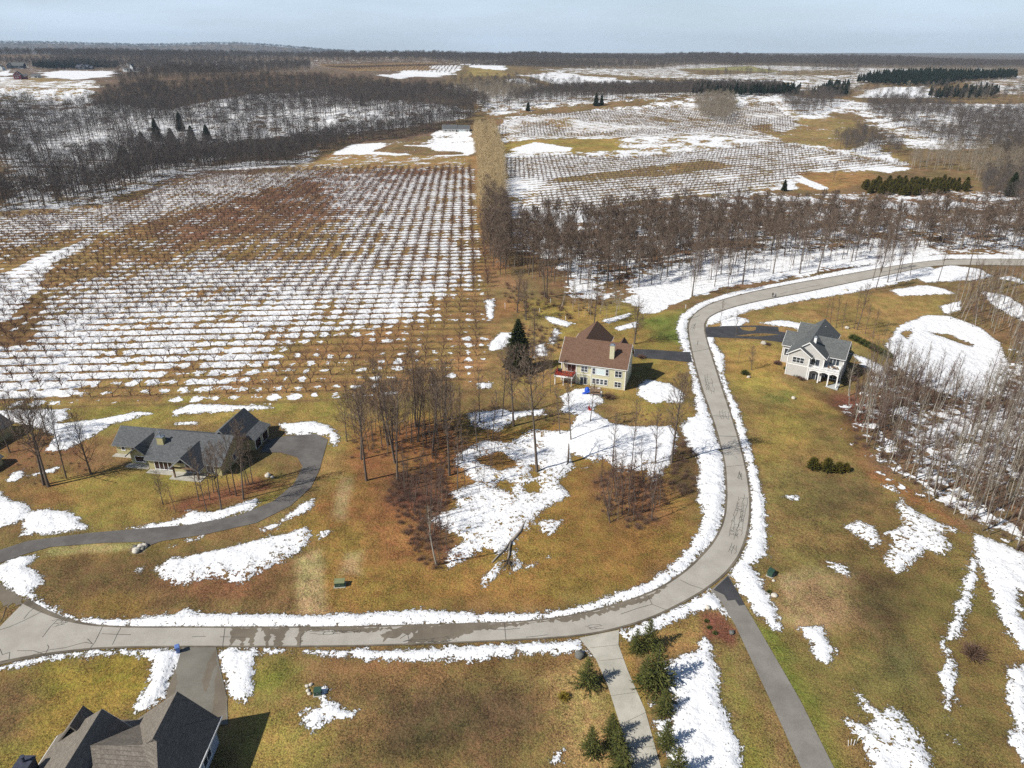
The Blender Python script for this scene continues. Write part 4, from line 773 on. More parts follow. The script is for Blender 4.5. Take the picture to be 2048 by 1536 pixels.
def rot_about(d, ang, r):
    """unit vector at angle ang from d, random side"""
    a = np.cross(d, (0, 0, 1)) if abs(d[2]) < .95 else np.cross(d, (1, 0, 0)); a /= np.linalg.norm(a); b = np.cross(d, a); w = r.uniform(0, 2*math.pi)
    v = d*math.cos(ang) + (a*math.cos(w)+b*math.sin(w))*math.sin(ang); return v/np.linalg.norm(v)
class Sl:
    """collects slivers (twigs) as single tapering triangles"""
    def __init__(s): s.p = []; s.d = []; s.l = []; s.w = []
    def add(s, p, d, l, w): s.p.append(p); s.d.append(d); s.l.append(l); s.w.append(w)
    def arrays(s, r):
        p = np.array(s.p); d = np.array(s.d); l = np.array(s.l)[:, None]; w = np.array(s.w)[:, None]; q = r.normal(size=p.shape); n = np.cross(d, q); n /= np.linalg.norm(n, axis=1, keepdims=True) + 1e-9
        V = np.stack([p-n*w/2, p+n*w/2, p+d*l], 1).reshape(-1, 3); return V, np.arange(len(V)).reshape(-1, 3)
def finish(mb, sl, r, name, mats):
    V, F3 = sl.arrays(r) if sl.p else (np.zeros((0, 3)), np.zeros((0, 3), int)); bv = np.array(mb.v) if mb.v else np.zeros((0, 3)); T = []; MI = []
    for f, m_ in zip(mb.f, mb.m):
        for i in range(1, len(f)-1): T.append((f[0], f[i], f[i+1])); MI.append(m_)
    T = np.array(T, int).reshape(-1, 3); A = np.r_[T, F3+len(bv)]; return npmesh(name, np.r_[bv, V], A, mats, np.r_[MI, np.full(len(F3), len(mats)-1 if isinstance(mats, list) else 0)] if isinstance(mats, list) else None)
def hardwood(seed, Ht, base=.35, spread=.20, nl=18, n2=7, n3=7, tw=.045, trad=None, up=.9, lean=0, bmat='bark', tmat='twig', fork=0):
    """trunk mesh and crown mesh of one bare tree, base at the origin"""
    r = np.random.default_rng(seed); mb = MB(); cr_ = MB(); sl = Sl(); trad = trad or Ht*.0125; k = 9
    trunks = [(np.zeros(3), Ht, trad, lean)]
    if fork: trunks = [(np.array((-.25, 0, 0)), Ht, trad, -fork), (np.array((.25, .15, 0)), Ht*.93, trad*.85, fork)]
    for o, hh, tr0, ln in trunks:
        wx, wy = r.normal(0, .012*hh, 2); az = r.uniform(0, 6.28); pts = []
        for i in range(k):
            t = i/(k-1); pts.append(o + np.array((ln*hh*t + wx*math.sin(3*t+az)*t, wy*math.cos(2.5*t+az)*t, hh*.97*t - (.3 if i == 0 else 0))))
        rad = [tr0*(1-t)**.8*(1.25 if t == 0 else 1)+.02 for t in np.linspace(0, 1, k)]; mb.tube(pts, rad, 6); P_ = np.array(pts)
        at = lambda t: np.array([np.interp(t, np.linspace(0, 1, k), P_[:, j]) for j in range(3)])
        ga = r.uniform(0, 6.28)
        for i in range(nl if not fork else int(nl*.65)):
            t = base + (1-base)*((i+.5)/(nl if not fork else int(nl*.65)))**.9*.98; ga += 2.4 + r.normal(0, .25); prof = math.sin(math.pi*min(1, (t-base)/(1-base)*.86+.17))**.7
            ln_ = hh*spread*(.35+prof)*r.uniform(.75, 1.2); el = math.radians(r.uniform(28, 55))*(1.0-.35*(t-base)/(1-base)); d = np.array((math.sin(el)*math.cos(ga), math.sin(el)*math.sin(ga), math.cos(el))); p = at(t); q_ = [p]; dd = d.copy()
            for s_ in range(4): dd = dd + r.normal(0, .10, 3) + np.array((0, 0, .10*up)); dd /= np.linalg.norm(dd); q_.append(q_[-1]+dd*ln_/4)
            r0 = tr0*(1-t)**.8*.42+.018; cr_.tube(q_, [r0, r0*.75, r0*.5, r0*.3, .012], 4, cap=False); Q = np.array(q_)
            for j in range(n2):
                u = .22 + .78*(j+r.uniform(0, 1))/n2; b0 = np.array([np.interp(u, np.linspace(0, 1, 5), Q[:, m]) for m in range(3)]); l2 = ln_*.42*(1.15-u*.6)*r.uniform(.7, 1.3); d2 = rot_about(dd, math.radians(r.uniform(25, 55)), r) + np.array((0, 0, .25*up)); d2 /= np.linalg.norm(d2); sl.add(b0, d2, l2, tw*1.5)
                for m in range(n3):
                    v = .15+.85*(m+r.uniform(0, 1))/n3; d3 = rot_about(d2, math.radians(r.uniform(20, 55)), r) + np.array((0, 0, .2*up)); d3 /= np.linalg.norm(d3); sl.add(b0+d2*l2*v, d3, l2*r.uniform(.35, .65), tw)
    return finish(mb, Sl(), r, 'trunk', M[bmat]), finish(cr_, sl, r, 'crown', M[tmat])
def cherry(seed):
    r = np.random.default_rng(seed); mb = MB(); cr_ = MB(); sl = Sl(); Ht = 4.3; hb = r.uniform(.75, 1.05); ln = r.normal(0, .1)
    mb.tube([(0, 0, -.2), (ln*.3, 0, hb*.5), (ln, 0, hb)], [.15, .12, .115], 6); c = np.array((ln, 0, hb)); n = int(r.integers(4, 7)); a0 = r.uniform(0, 6.28)
    for i in range(n):
        a = a0 + 6.28*i/n + r.normal(0, .2); el = math.radians(r.uniform(38, 58)); d = np.array((math.sin(el)*math.cos(a), math.sin(el)*math.sin(a), math.cos(el))); L = r.uniform(2.6, 3.5); q_ = [c]; dd = d.copy()
        for s_ in range(4): dd = dd + r.normal(0, .12, 3) + np.array((0, 0, .12)); dd /= np.linalg.norm(dd); q_.append(q_[-1]+dd*L/4)
        cr_.tube(q_, [.075, .055, .04, .025, .010], 4, cap=False); Q = np.array(q_)
        for j in range(9):
            u = .2+.8*(j+r.uniform(0, 1))/9; b0 = np.array([np.interp(u, np.linspace(0, 1, 5), Q[:, m]) for m in range(3)]); l2 = r.uniform(.7, 1.35); d2 = rot_about(dd, math.radians(r.uniform(25, 65)), r)+np.array((0, 0, .25)); d2 /= np.linalg.norm(d2); sl.add(b0, d2, l2, .044)
            for m in range(5):
                v = .2+.8*(m+r.uniform(0, 1))/5; d3 = rot_about(d2, math.radians(r.uniform(20, 60)), r); sl.add(b0+d2*l2*v, d3, r.uniform(.25, .6), .030)
    return finish(mb, Sl(), r, 'trunk', M['cherrybark']), finish(cr_, sl, r, 'crown', M['redtwig'])
def sapling(seed, Ht=12, nb=16, tw=.035, mats=('palebark', 'paletwig'), stems=1):
    """slender whip-like tree in one mesh"""
    r = np.random.default_rng(seed); mb = MB(); sl = Sl()
    for st in range(stems):
        hh = Ht*r.uniform(.75, 1.05) if stems > 1 else Ht; lx, ly = r.normal(0, .05*hh*(1.6 if stems > 1 else 1), 2); o = np.array((r.normal(0, .12), r.normal(0, .12), -.2)) if stems > 1 else np.array((0, 0, -.2)); bx, by = r.normal(0, .02*hh, 2)
        P_ = np.array([o + np.array((lx*t+bx*math.sin(4*t), ly*t+by*math.sin(4*t), hh*t)) for t in np.linspace(0, 1, 6)]); mb.tube(P_, [.0098*hh*(1-t)+.015 for t in np.linspace(0, 1, 6)], 4, cap=False)
        for i in range(nb):
            t = r.uniform(.3, .98); b0 = np.array([np.interp(t, np.linspace(0, 1, 6), P_[:, m]) for m in range(3)]); a = r.uniform(0, 6.28); el = math.radians(r.uniform(18, 42)); d = np.array((math.sin(el)*math.cos(a), math.sin(el)*math.sin(a), math.cos(el))); L = hh*.20*(1.25-t)*r.uniform(.7, 1.3); sl.add(b0, d, L, tw*1.6)
            for m in range(6):
                v = r.uniform(.2, 1); d3 = rot_about(d, math.radians(r.uniform(15, 45)), r); sl.add(b0+d*L*v, d3, L*r.uniform(.3, .6), tw)
    return finish(mb, sl, r, 'sapling', [M[mats[0]], M[mats[1]]])
def far_tree(seed, Ht=17, spread=.26, n=380, tw=.12, base=.32, mats=('bark', 'twigdark'), L=(.9, 2.2)):
    """one-mesh bare tree for the distance: trunk, limbs, many twigs filling the crown"""
    r = np.random.default_rng(seed); mb = MB(); sl = Sl(); mb.tube([(0, 0, -.5), (r.normal(0, .1), 0, Ht*.5), (r.normal(0, .3), r.normal(0, .3), Ht*.93)], [Ht*.013, Ht*.009, .03], 5, cap=False); R_ = Ht*spread
    for i in range(13):
        t = base+.6*i/13; a = i*2.4+r.normal(0, .2); el = math.radians(r.uniform(25, 50)); l_ = R_*r.uniform(.8, 1.2); p = np.array((0, 0, Ht*t)); sl.add(p, np.array((math.sin(el)*math.cos(a), math.sin(el)*math.sin(a), math.cos(el))), l_*1.3, .22)
    for i in range(n):
        a = r.uniform(0, 6.28); h = r.beta(1.7, 1.25); z = Ht*(base+(1-base)*h); rr = R_*math.sqrt(r.uniform(.05, 1))*math.sin(math.pi*min(.97, h*.80+.20))**.7; d = np.array((math.cos(a)*.6, math.sin(a)*.6, .75)) + r.normal(0, .35, 3); d /= np.linalg.norm(d); sl.add(np.array((rr*math.cos(a), rr*math.sin(a), z-.6)), d, r.uniform(*L), tw*r.uniform(.6, 1.3))
    return finish(mb, sl, r, 'far_tree', [M[mats[0]], M[mats[1]]])
def conifer(seed, Ht, R_, lm='spruce', layers=None, per=None, tw=.10, droop=.12, skirt=.05, shape=.8, split=True):
    """trunk and needle crown: whorls of boughs, each a spray of needle clumps"""
    r = np.random.default_rng(seed); mb = MB(); sl = Sl(); mb.tube([(0, 0, -.2), (0, 0, Ht*.6), (0, 0, Ht*.97)], [Ht*.022, Ht*.012, .015], 6); layers = layers or int(Ht*3.4)
    for i in range(layers):
        t = skirt+(1-skirt)*(i/layers); rad = R_*(1-t)**shape*r.uniform(.82, 1.12)+.05; nb = per or max(5, int(5+rad*6)); a0 = r.uniform(0, 6.28)
        for j in range(nb):
            a = a0 + 6.28*j/nb + r.normal(0, .15); L = rad*r.uniform(.75, 1.15); up = .30-droop*3*(1-t) + r.normal(0, .08); d = np.array((math.cos(a), math.sin(a), up)); d /= np.linalg.norm(d); p0 = np.array((0, 0, Ht*t)); sl.add(p0, d, L, tw*1.2); m = max(4, int(L*9))
            for k in range(m):
                u = .18+.82*(k+r.uniform(0, 1))/m; d3 = rot_about(d, math.radians(r.uniform(25, 60)), r)+np.array((0, 0, .15)); d3 /= np.linalg.norm(d3); sl.add(p0+d*L*u, d3, (.16+.30*L*(1-u*.6))*r.uniform(.7, 1.3)*.8, tw)
    for k in range(6): d = np.array((r.normal(0, .2), r.normal(0, .2), 1)); sl.add(np.array((0, 0, Ht*.9)), d/np.linalg.norm(d), Ht*.1, tw*.8)
    return (finish(mb, Sl(), r, 'trunk', M['bark']), finish(MB(), sl, r, 'crown', M[lm])) if split else finish(mb, sl, r, 'conifer', [M['bark'], M[lm]])
def shrub(seed, R_=1.0, n=500, m_='shrubtwig', tw=.03, zs=.9, fill=1.0):
    r = np.random.default_rng(seed); sl = Sl()
    for i in range(n):
        d = r.normal(size=3); d[2] = abs(d[2])*zs+.1; d /= np.linalg.norm(d); u = r.uniform(0, .6); p = d*R_*u*np.array((1, 1, zs)); p[2] += .05; e = d+r.normal(0, .35, 3); e /= np.linalg.norm(e); sl.add(p, e, R_*r.uniform(.3, .55)*fill, tw*r.uniform(.6, 1.4))
    return finish(MB(), sl, r, 'shrub', M[m_])
# first of each kind: (part name, mesh) pairs that every copy shares
def two(pair): return [('trunk', pair[0]), ('crown', pair[1])]
HW = [two(hardwood(100+i, 24, base=.30+.05*(i % 3), spread=.19+.03*(i % 2), nl=26, n2=9, n3=8, tw=.06)) for i in range(5)]          # tall woodland trees
HT = [two(hardwood(200+i, 26, base=.42, spread=.16, nl=22, n2=8, n3=8, tw=.06, trad=.26)) for i in range(3)]      # tall clean stems
HF = [two(hardwood(300+i, 18, base=.16, spread=.27, nl=24, n2=8, n3=8, tw=.05, trad=.25, fork=f)) for i, f in enumerate((0, .07))]   # broad yard trees
HL = [two(hardwood(350+i, 15, base=.32, spread=.12, nl=18, n2=6, n3=6, tw=.045, trad=.10)) for i in range(3)]     # thin poles
WD = [two(hardwood(400+i, 17, base=.36, spread=.21, nl=20, n2=8, n3=8, tw=.085, trad=.17)) for i in range(5)]      # wood edge trees
CH = [two(cherry(500+i)) for i in range(6)]
SP = [[('', sapling(600+i, 13, 30, .042))] for i in range(4)]
SR = [[('', sapling(620+i, 13, 30, .042, ('bark', 'redtwig')))] for i in range(3)]

SPR = [two(conifer(700+i, 4.2, 1.55)) for i in range(4)]
CON = [two(conifer(730+i, 15, 3.9, 'evergreen', 46, None, .30, .05, .04, .62)) for i in range(3)]
CED = [two(conifer(760+i, 7, 2.4, 'cedar', 22, 12, .30, -.05, .02, .45)) for i in range(3)]
PIN = [conifer(780+i, 16, 3.2, 'pine', 22, 8, .55, .0, .2, .6, split=False) for i in range(2)]
FT = [far_tree(800+i) for i in range(5)]; FV = [far_tree(810+i, 18, .25, 300, .11, .42) for i in range(5)]; FG = [far_tree(820+i, mats=('palebark', 'paletwig')) for i in range(2)]
BR = []
HG = [[('', far_tree(840+i, 11, .22, 520, .055, .06, ('tantwig', 'tantwig'), (.8, 1.9)))] for i in range(4)]; HB = [[('', far_tree(850+i, 12, .26, 620, .085, .12, ('bark', 'twig'), (.8, 1.9)))] for i in range(3)]
CF = [far_tree(870+i, 4.0, .52, 160, .062, .22, ('cherrybark', 'redtwig'), (.5, 1.2)) for i in range(4)]; CG = [far_tree(880+i, 4.0, .50, 110, .05, .22, ('cherrybark', 'twig'), (.5, 1.2)) for i in range(3)]
BR = [[('', shrub(640+i, 2.6, 330, 'redtwig', .05, 1.15, .8))] for i in range(4)]

# ---------------------------------------------------------------- planting
_r = random.Random(11)
def plant(name, proto, xy, sc, label, cat, group=None, rz=None, dz=0):
    """one plant of its own: an Empty at the foot with trunk and crown, or a single mesh"""
    loc = (float(xy[0]), float(xy[1]), H1(xy[0], xy[1])+dz); rz = _r.uniform(0, 6.28) if rz is None else rz; sc = sc if hasattr(sc, '__len__') else (sc, sc, sc)
    if len(proto) == 1: o = bpy.data.objects.new(name, proto[0][1]); COL.objects.link(o)
    else:
        o = bpy.data.objects.new(name, None); COL.objects.link(o)
        for nm, me in proto: c = bpy.data.objects.new(nm, me); COL.objects.link(c); c.parent = o
    tl = {'bare_tree': .045, 'sapling': .10, 'hedgerow_tree': .04, 'birch': .08}.get(name, .0)
    o.location = loc; o.rotation_euler = (_r.gauss(0, tl), _r.gauss(0, tl), rz); o.scale = sc; return tag(o, label, cat, group)
def tall(u, v, vt):
    """height in metres of something standing at pixel u, v whose top is at row vt"""
    g = un(u, v); b = -(vt-768)/FPX; dy = math.cos(PITCH)+b*math.sin(PITCH); dz = -math.sin(PITCH)+b*math.cos(PITCH); return CAMH + dz/dy*g[1] - g[2]
def at(proto_h, protos, u, v, vt, label, group=None, name='bare_tree', cat='tree', i=None, wide=1.0):
    g = un(u, v); s = tall(u, v, vt)/proto_h; p = protos[(i if i is not None else _r.randrange(99)) % len(protos)]; return plant(name, p, g[:2], (s*wide, s*wide, s), label, cat, group)
def nodes_for(col):
    ng = bpy.data.node_groups.new('scatter', 'GeometryNodeTree'); ng.interface.new_socket('Geometry', in_out='INPUT', socket_type='NodeSocketGeometry'); ng.interface.new_socket('Geometry', in_out='OUTPUT', socket_type='NodeSocketGeometry')
    N, L = ng.nodes, ng.links; gi = N.new('NodeGroupInput'); go = N.new('NodeGroupOutput'); ip = N.new('GeometryNodeInstanceOnPoints'); ci = N.new('GeometryNodeCollectionInfo'); ci.inputs['Collection'].default_value = col; ci.inputs['Separate Children'].default_value = True; ci.inputs['Reset Children'].default_value = True
    def na(name, t): n = N.new('GeometryNodeInputNamedAttribute'); n.data_type = t; n.inputs['Name'].default_value = name; return n.outputs['Attribute']
    ip.inputs['Pick Instance'].default_value = True; L.new(gi.outputs[0], ip.inputs['Points']); L.new(ci.outputs[0], ip.inputs['Instance']); L.new(na('pick', 'INT'), ip.inputs['Instance Index']); L.new(na('rot', 'FLOAT_VECTOR'), ip.inputs['Rotation']); L.new(na('scl', 'FLOAT_VECTOR'), ip.inputs['Scale']); L.new(ip.outputs[0], go.inputs[0]); return ng
def stuff(name, label, pts, meshes, smin=.8, smax=1.15, seed=1, cat=None, wide=1.0):
    """a mass nobody could count: one object of scattered plants"""
    pts = np.asarray(pts)
    if len(pts) == 0: return
    r = np.random.default_rng(seed); col = bpy.data.collections.new(name+'_kinds')
    for me in meshes: o = bpy.data.objects.new(name+'_kind', me); col.objects.link(o)
    me = bpy.data.meshes.new(name); me.vertices.add(len(pts)); me.vertices.foreach_set('co', np.c_[pts, hz(pts[:, 0], pts[:, 1])].astype(np.float32).ravel()); n = len(pts); s = r.uniform(smin, smax, n)
    me.attributes.new('pick', 'INT', 'POINT').data.foreach_set('value', r.integers(0, len(meshes), n).astype(np.int32)); me.attributes.new('rot', 'FLOAT_VECTOR', 'POINT').data.foreach_set('vector', np.c_[np.zeros(n), np.zeros(n), r.uniform(0, 6.28, n)].astype(np.float32).ravel()); me.attributes.new('scl', 'FLOAT_VECTOR', 'POINT').data.foreach_set('vector', np.c_[s*wide, s*wide, s].astype(np.float32).ravel())
    o = bpy.data.objects.new(name, me); COL.objects.link(o); md = o.modifiers.new('scatter', 'NODES'); md.node_group = nodes_for(col); return tag(o, label, cat, kind='stuff')
def joined(proto):
    """trunk and crown of a kind as one mesh for the masses"""
    V, Fs, MI, mats = [], [], [], []; off = 0
    for _, me in proto:
        v = np.zeros(len(me.vertices)*3, np.float32); me.vertices.foreach_get('co', v); f = np.zeros(len(me.polygons)*3, np.int32); me.polygons.foreach_get('vertices', f); V.append(v.reshape(-1, 3)); Fs.append(f.reshape(-1, 3)+off); off += len(me.vertices); MI.append(np.full(len(me.polygons), len(mats))); mats.append(me.materials[0])
    return npmesh('wood_tree', np.concatenate(V), np.concatenate(Fs), mats, np.concatenate(MI))

# ---- the big orchard: one tree at every crossing of the grid; the nearest 300 are things, the rest one mass
c0, c1, r0_, r1_ = -95, 12, -8, 80; pts = []
rg = np.random.default_rng(5)
for rr in range(r0_, r1_):
    for cc in range(c0, c1):
        gx, gy = cc*SPX + rg.normal(0, .22), rr*SPY + rg.normal(0, .18); c, s = math.cos(ROWDIR), math.sin(ROWDIR); pts.append((O1[0]+gx*c-gy*s, O1[1]+gx*s+gy*c))
pts = np.array(pts); pts = pts[inside(pts[:, 0], pts[:, 1], ORCH1)]; keep = (rg.uniform(size=len(pts)) > .06) & (abs(pts[:, 0]) < .80*pts[:, 1]+20)
lane = P('0,545 60,520 182,477 184,486 100,530 40,570'); keep &= ~inside(pts[:, 0], pts[:, 1], lane); pts = pts[keep]; pts = pts[np.argsort(np.hypot(pts[:, 0], pts[:, 1]))]
inview = abs(pts[:, 0]) < .70*pts[:, 1]; nearp = pts[inview][:300]; rest = np.r_[pts[inview][300:], pts[~inview]]
for k, p in enumerate(nearp): plant('orchard_tree', CH[_r.randrange(6)], p, _r.uniform(.70, 1.15), 'bare red-brown fruit tree in the nearest rows of the big orchard', 'fruit tree', 'fruit trees in the nearest orchard rows')
stuff('orchard_rows', 'farther rows of bare red-brown fruit trees on snow and grass', rest, CF, .72, 1.15, 3)
# ---- orchards across the hedgerow
for i, (poly, nm) in enumerate(zip(ORCH2, ('far orchard rows on the snowy rise', 'orchard rows on the snow below the grassy strip'))):
    x0, y0 = poly.min(0); x1, y1 = poly.max(0); R_ = int(max(x1-x0, y1-y0)/4); c, s = math.cos(R2), math.sin(R2); cc = O2
    g = np.array([(a*3.6, b*8.0) for a in range(-230, 230) for b in range(-40, 110)]); g = g + np.random.default_rng(9+i).normal(0, .25, g.shape); q_ = np.stack([O2[0]+g[:, 0]*c-g[:, 1]*s, O2[1]+g[:, 0]*s+g[:, 1]*c], 1)
    q_ = q_[inside(q_[:, 0], q_[:, 1], poly)]; q_ = q_[fbm(q_[:, 0]/60, q_[:, 1]/60, 77+i, 3) > (.40 if i == 0 else .36)]; stuff('orchard_rows', nm, q_, CG, .7, 1.05, 20+i)
fo = P('640,129 760,126 880,128 925,135 900,147 700,142'); stuff('orchard_rows', 'distant orchard rows on the tan crest', scatter(fo, 9, .15, 4), CG, .9, 1.1, 24)
for a in ('960,190 1000,215 1040,232 1000,238 950,230',): pass
# ---- hedgerow between the orchards
ha, hb_ = un(1004, 548)[:2], un(958, 262)[:2]; n = 0
for k in range(n):
    t = (k+.5)/n; t = t**1.0; p = ha*(1-t)+hb_*t; side = (-1.6, 1.6)[k % 2]; p = p + np.array((side+_r.gauss(0, .5), _r.gauss(0, .8))); dark = t < .13 + _r.uniform(-.05, .05)
    if dark: plant('hedgerow_tree', HB[k % 3], p, _r.uniform(1.0, 1.45), 'grey-brown bare tree at the near end of the long hedgerow', 'tree', 'grey-brown hedgerow trees')
    else: plant('hedgerow_tree', HG[k % 4], p, _r.uniform(.8, 1.15), 'tan twiggy tree in the long straight hedgerow beside the orchard', 'tree', 'tan hedgerow trees')

HQ = P('988,548 1016,546 1010,420 1004,330 992,268 950,268 952,300 962,420 974,490'); hp = scatter(HQ, 5.0, .42, 107); HD = un(1000, 428)[1]; hp = np.r_[hp, scatter(P('990,562 1030,560 1030,500 1012,430 985,430 985,500'), 6.2, .45, 110)]
for k, p in enumerate(hp):
    dark = p[1] < HD + _r.uniform(-45, 45)
    if dark: plant('hedgerow_tree', HB[k % 3], p, _r.uniform(1.0, 1.45), 'grey-brown bare tree at the near end of the long hedgerow', 'tree', 'grey-brown hedgerow trees')
    else: plant('hedgerow_tree', HG[k % 4], p, _r.uniform(1.05, 1.6), 'tan twiggy tree in the long straight hedgerow beside the orchard', 'tree', 'tan hedgerow trees')
print('hedge', len(hp))
# ---- bare woods: nearest trees are things, the rest one mass for each wood
W2 = P('1015,510 1040,480 1180,466 1300,450 1500,446 1640,452 1960,458 2200,440 2230,508 1900,506 1740,524 1600,545 1500,562 1390,580 1340,560 1250,585 1130,575 1060,560 1020,535')
w2 = scatter(W2, 6.2, .45, 31); d2 = sdf(w2[:, 0], w2[:, 1], P('1270,600 1400,530 1600,505 1850,500 1900,512 1740,530 1390,600')); w2 = w2[(d2 < 0) | (np.random.default_rng(2).uniform(size=len(w2)) < .30)]
w2 = w2[np.argsort(np.hypot(w2[:, 0], w2[:, 1]))]; vis = abs(w2[:, 0]) < .71*w2[:, 1]; w2n = w2[vis][:150]; w2r = np.r_[w2[vis][150:], w2[~vis]]
for k, p in enumerate(w2n): plant('bare_tree', WD[k % 5], p, (s := _r.uniform(.80, 1.22), s, s), 'bare grey-brown tree at the near edge of the wood above the road', 'tree', 'trees at the near edge of the wood above the road')
WJ = [joined(p) for p in WD]
stuff('bare_wood', 'bare brown hardwood filling the slope above the curving road', w2r, WJ, .78, 1.15, 32)
stuff('wood_understorey', 'thin saplings between the trunks of the wood above the road', scatter(W2, 5.0, .5, 34), [p[0][1] for p in SP+SR+SR], .3, .8, 33)
def wood(s, sp, seed, gap=None): return scatter(P(s), sp, .48, seed, gap)
edge = wood('-160,430 0,424 110,418 220,404 345,352 420,338 560,332 640,310 700,286 770,282 880,262 945,250 950,240 880,246 760,262 690,268 620,290 540,312 420,318 330,330 220,376 100,388 0,392 -160,398', 5.6, 41)
stuff('bare_wood', 'dark bare hardwood along the upper edge of the big orchard', edge, FT, .7, 1.15, 45)
valley = np.concatenate([wood('-200,398 0,392 100,388 220,376 330,330 420,318 540,300 560,262 450,250 300,228 180,212 0,215 -200,220', 8.0, 43, (45, .36)), wood('540,312 620,290 690,268 760,262 880,246 960,232 985,222 900,205 740,215 620,240 560,262', 8.2, 42, (50, .30))])
stuff('bare_wood', 'open bare wood on the snowy valley side left of the orchards', valley, FV, .75, 1.2, 44)
hill = np.concatenate([wood('185,228 215,200 262,182 340,172 480,174 620,168 760,180 900,188 960,205 985,222 900,212 740,222 600,242 450,254 300,238', 8.0, 46, (70, .30)), wood('230,165 330,150 480,152 620,150 640,160 480,166 340,166 262,176', 11, 47, (90, .36))])
stuff('bare_wood', 'bare hardwood on the rounded hill above the left orchard', hill, FT, .75, 1.15, 48)
strip = np.concatenate([wood('985,226 1060,212 1190,204 1300,198 1400,194 1560,190 1560,180 1300,184 1180,188 1040,200', 7.5, 49), wood('900,168 1040,165 1200,178 1300,182 1180,190 1040,200 960,190', 14, 50, (60, .45))])
stuff('bare_wood', 'strip of bare trees behind the right hand orchard crest', strip, FT, .7, 1.1, 51)
stuff('pale_wood', 'pale grey bare trees in the valley beyond the hedgerow', wood('900,185 1000,175 1080,190 1040,208 960,215', 9, 52), FG, .7, 1.0, 53)
w4 = np.concatenate([wood('1720,220 1780,205 1850,215 1960,235 2050,230 2300,240 2300,330 2050,330 1900,300 1800,262', 7.0, 54, (60, .30)), wood('1965,360 2010,335 2300,340 2300,420 1960,420', 7.5, 55, (40, .35)), wood('1560,205 1640,195 1690,205 1620,232 1580,230', 7, 56), wood('1665,290 1720,270 1800,300 1800,316 1700,312', 7, 57)])
stuff('bare_wood', 'scattered bare trees on the snowy slope at the right', w4, FT, .6, .95, 58)
stuff('pale_wood', 'pale grey saplings beside the yellow-green cedars', wood('1800,335 1900,300 2080,310 2080,372 1960,372 1940,345 1830,340', 7.5, 59), FG, .5, .8, 60)
stuff('pale_wood', 'pale grey thicket on the crest of the right orchard', wood('1385,215 1420,198 1470,205 1470,235 1450,250 1410,245', 5.5, 61), FG, .65, .9, 62)
stuff('pale_wood', 'thin bare trees over the snowy middle distance', wood('1560,188 1700,170 1950,175 2300,170 2300,215 2050,208 1800,203 1650,195', 17, 63, (80, .45)), FT+FG, .6, 1.0, 64)
far = np.concatenate([wood('-200,118 0,116 340,112 500,122 620,127 620,143 480,149 330,145 240,140 0,132 -200,130', 15, 65, (150, .34)), wood('600,122 900,118 1100,128 1400,124 1540,128 1300,138 1080,142 900,126 640,126', 17, 66, (150, .36)), wood('1380,158 1560,150 1720,138 1720,160 1560,176', 22, 67, (150, .46))])
stuff('bare_wood', 'distant bare woods below the skyline', far, FT, .8, 1.15, 68)
def band(x0, x1, y0, y1, n, seed, dens=None):
    r = np.random.default_rng(seed); x = r.uniform(x0, x1, n); y = r.uniform(y0, y1, n); return np.stack([x, y], 1)
sky_ = np.concatenate([band(-3600, 200, 2350, 3100, 5200, 71), band(0, 3200, 2700, 3500, 7000, 72), band(-900, 1200, 3300, 4300, 2600, 73), band(600, 3400, 2150, 2700, 3800, 74)])
sky_ = sky_[fbm(sky_[:, 0]/300, sky_[:, 1]/300, 9, 3) > .36]; stuff('skyline_wood', 'bare woods along the far skyline', sky_, FT, .9, 1.3, 75, wide=1.5)
stuff('skyline_wood', 'blue distant wooded hills on the horizon', np.concatenate([band(-6500, -1800, 6800, 9200, 5000, 76)]), FT, 1.2, 1.8, 77, wide=2.2)
stuff('pine_wood', 'dark pine plantation on the right hand rise', wood('1712,167 1760,156 1860,152 1960,155 2030,153 2030,159 1960,161 1900,168 1890,174 1800,173', 8, 78), PIN, .8, 1.1, 79)
stuff('pine_wood', 'dark pines in the tree strip behind the right orchard', np.concatenate([wood('1380,192 1470,178 1600,180 1580,192 1470,196', 8, 80), wood('1622,190 1660,172 1700,176 1690,194', 8, 81), wood('1850,192 1960,182 2020,190 1960,200 1860,200', 9, 82, (30, .45))]), PIN, .7, 1.0, 83)
stuff('pine_wood', 'dark conifers behind the far left houses', wood('60,134 150,126 240,132 230,137 100,140', 9, 84), PIN, .7, 1.0, 85)
# ---- ravine thicket at the right edge
W3 = P('1712,872 1690,812 1745,750 1800,745 1900,800 2080,640 2340,640 2340,1180 2060,1120 1975,1080 1930,1050 1850,1005 1760,935')
W3b = P('1880,640 1960,560 2080,560 2300,580 2300,700 2050,700 1960,660'); clear = P('1790,720 1830,640 1960,660 2010,700 2030,780 1900,790')
w3 = np.concatenate([scatter(W3, 2.35, .48, 86), scatter(W3b, 3.4, .48, 87)]); w3 = w3[~inside(w3[:, 0], w3[:, 1], clear)]; w3 = w3[(fbm(w3[:, 0]/14, w3[:, 1]/14, 31, 3) > .36)]; w3 = w3[np.argsort(np.hypot(w3[:, 0], w3[:, 1]))]; vis = abs(w3[:, 0]) < .715*w3[:, 1]; w3n = w3[vis][:280]; w3r = np.r_[w3[vis][280:], w3[~vis]]
for k, p in enumerate(w3n):
    pale = k % 5 in (0, 2); plant('sapling', SP[k % 4] if pale else SR[k % 3], p, _r.uniform(.55, 1.15), ('pale slender sapling in the near part of the ravine thicket' if pale else 'dark slender sapling in the near part of the ravine thicket'), 'sapling', 'pale ravine saplings' if pale else 'dark ravine saplings')
stuff('sapling_thicket', 'dense bare saplings filling the snowy ravine at the right', w3r, [p[0][1] for p in SP+SP+SR+SR], .55, 1.15, 88)
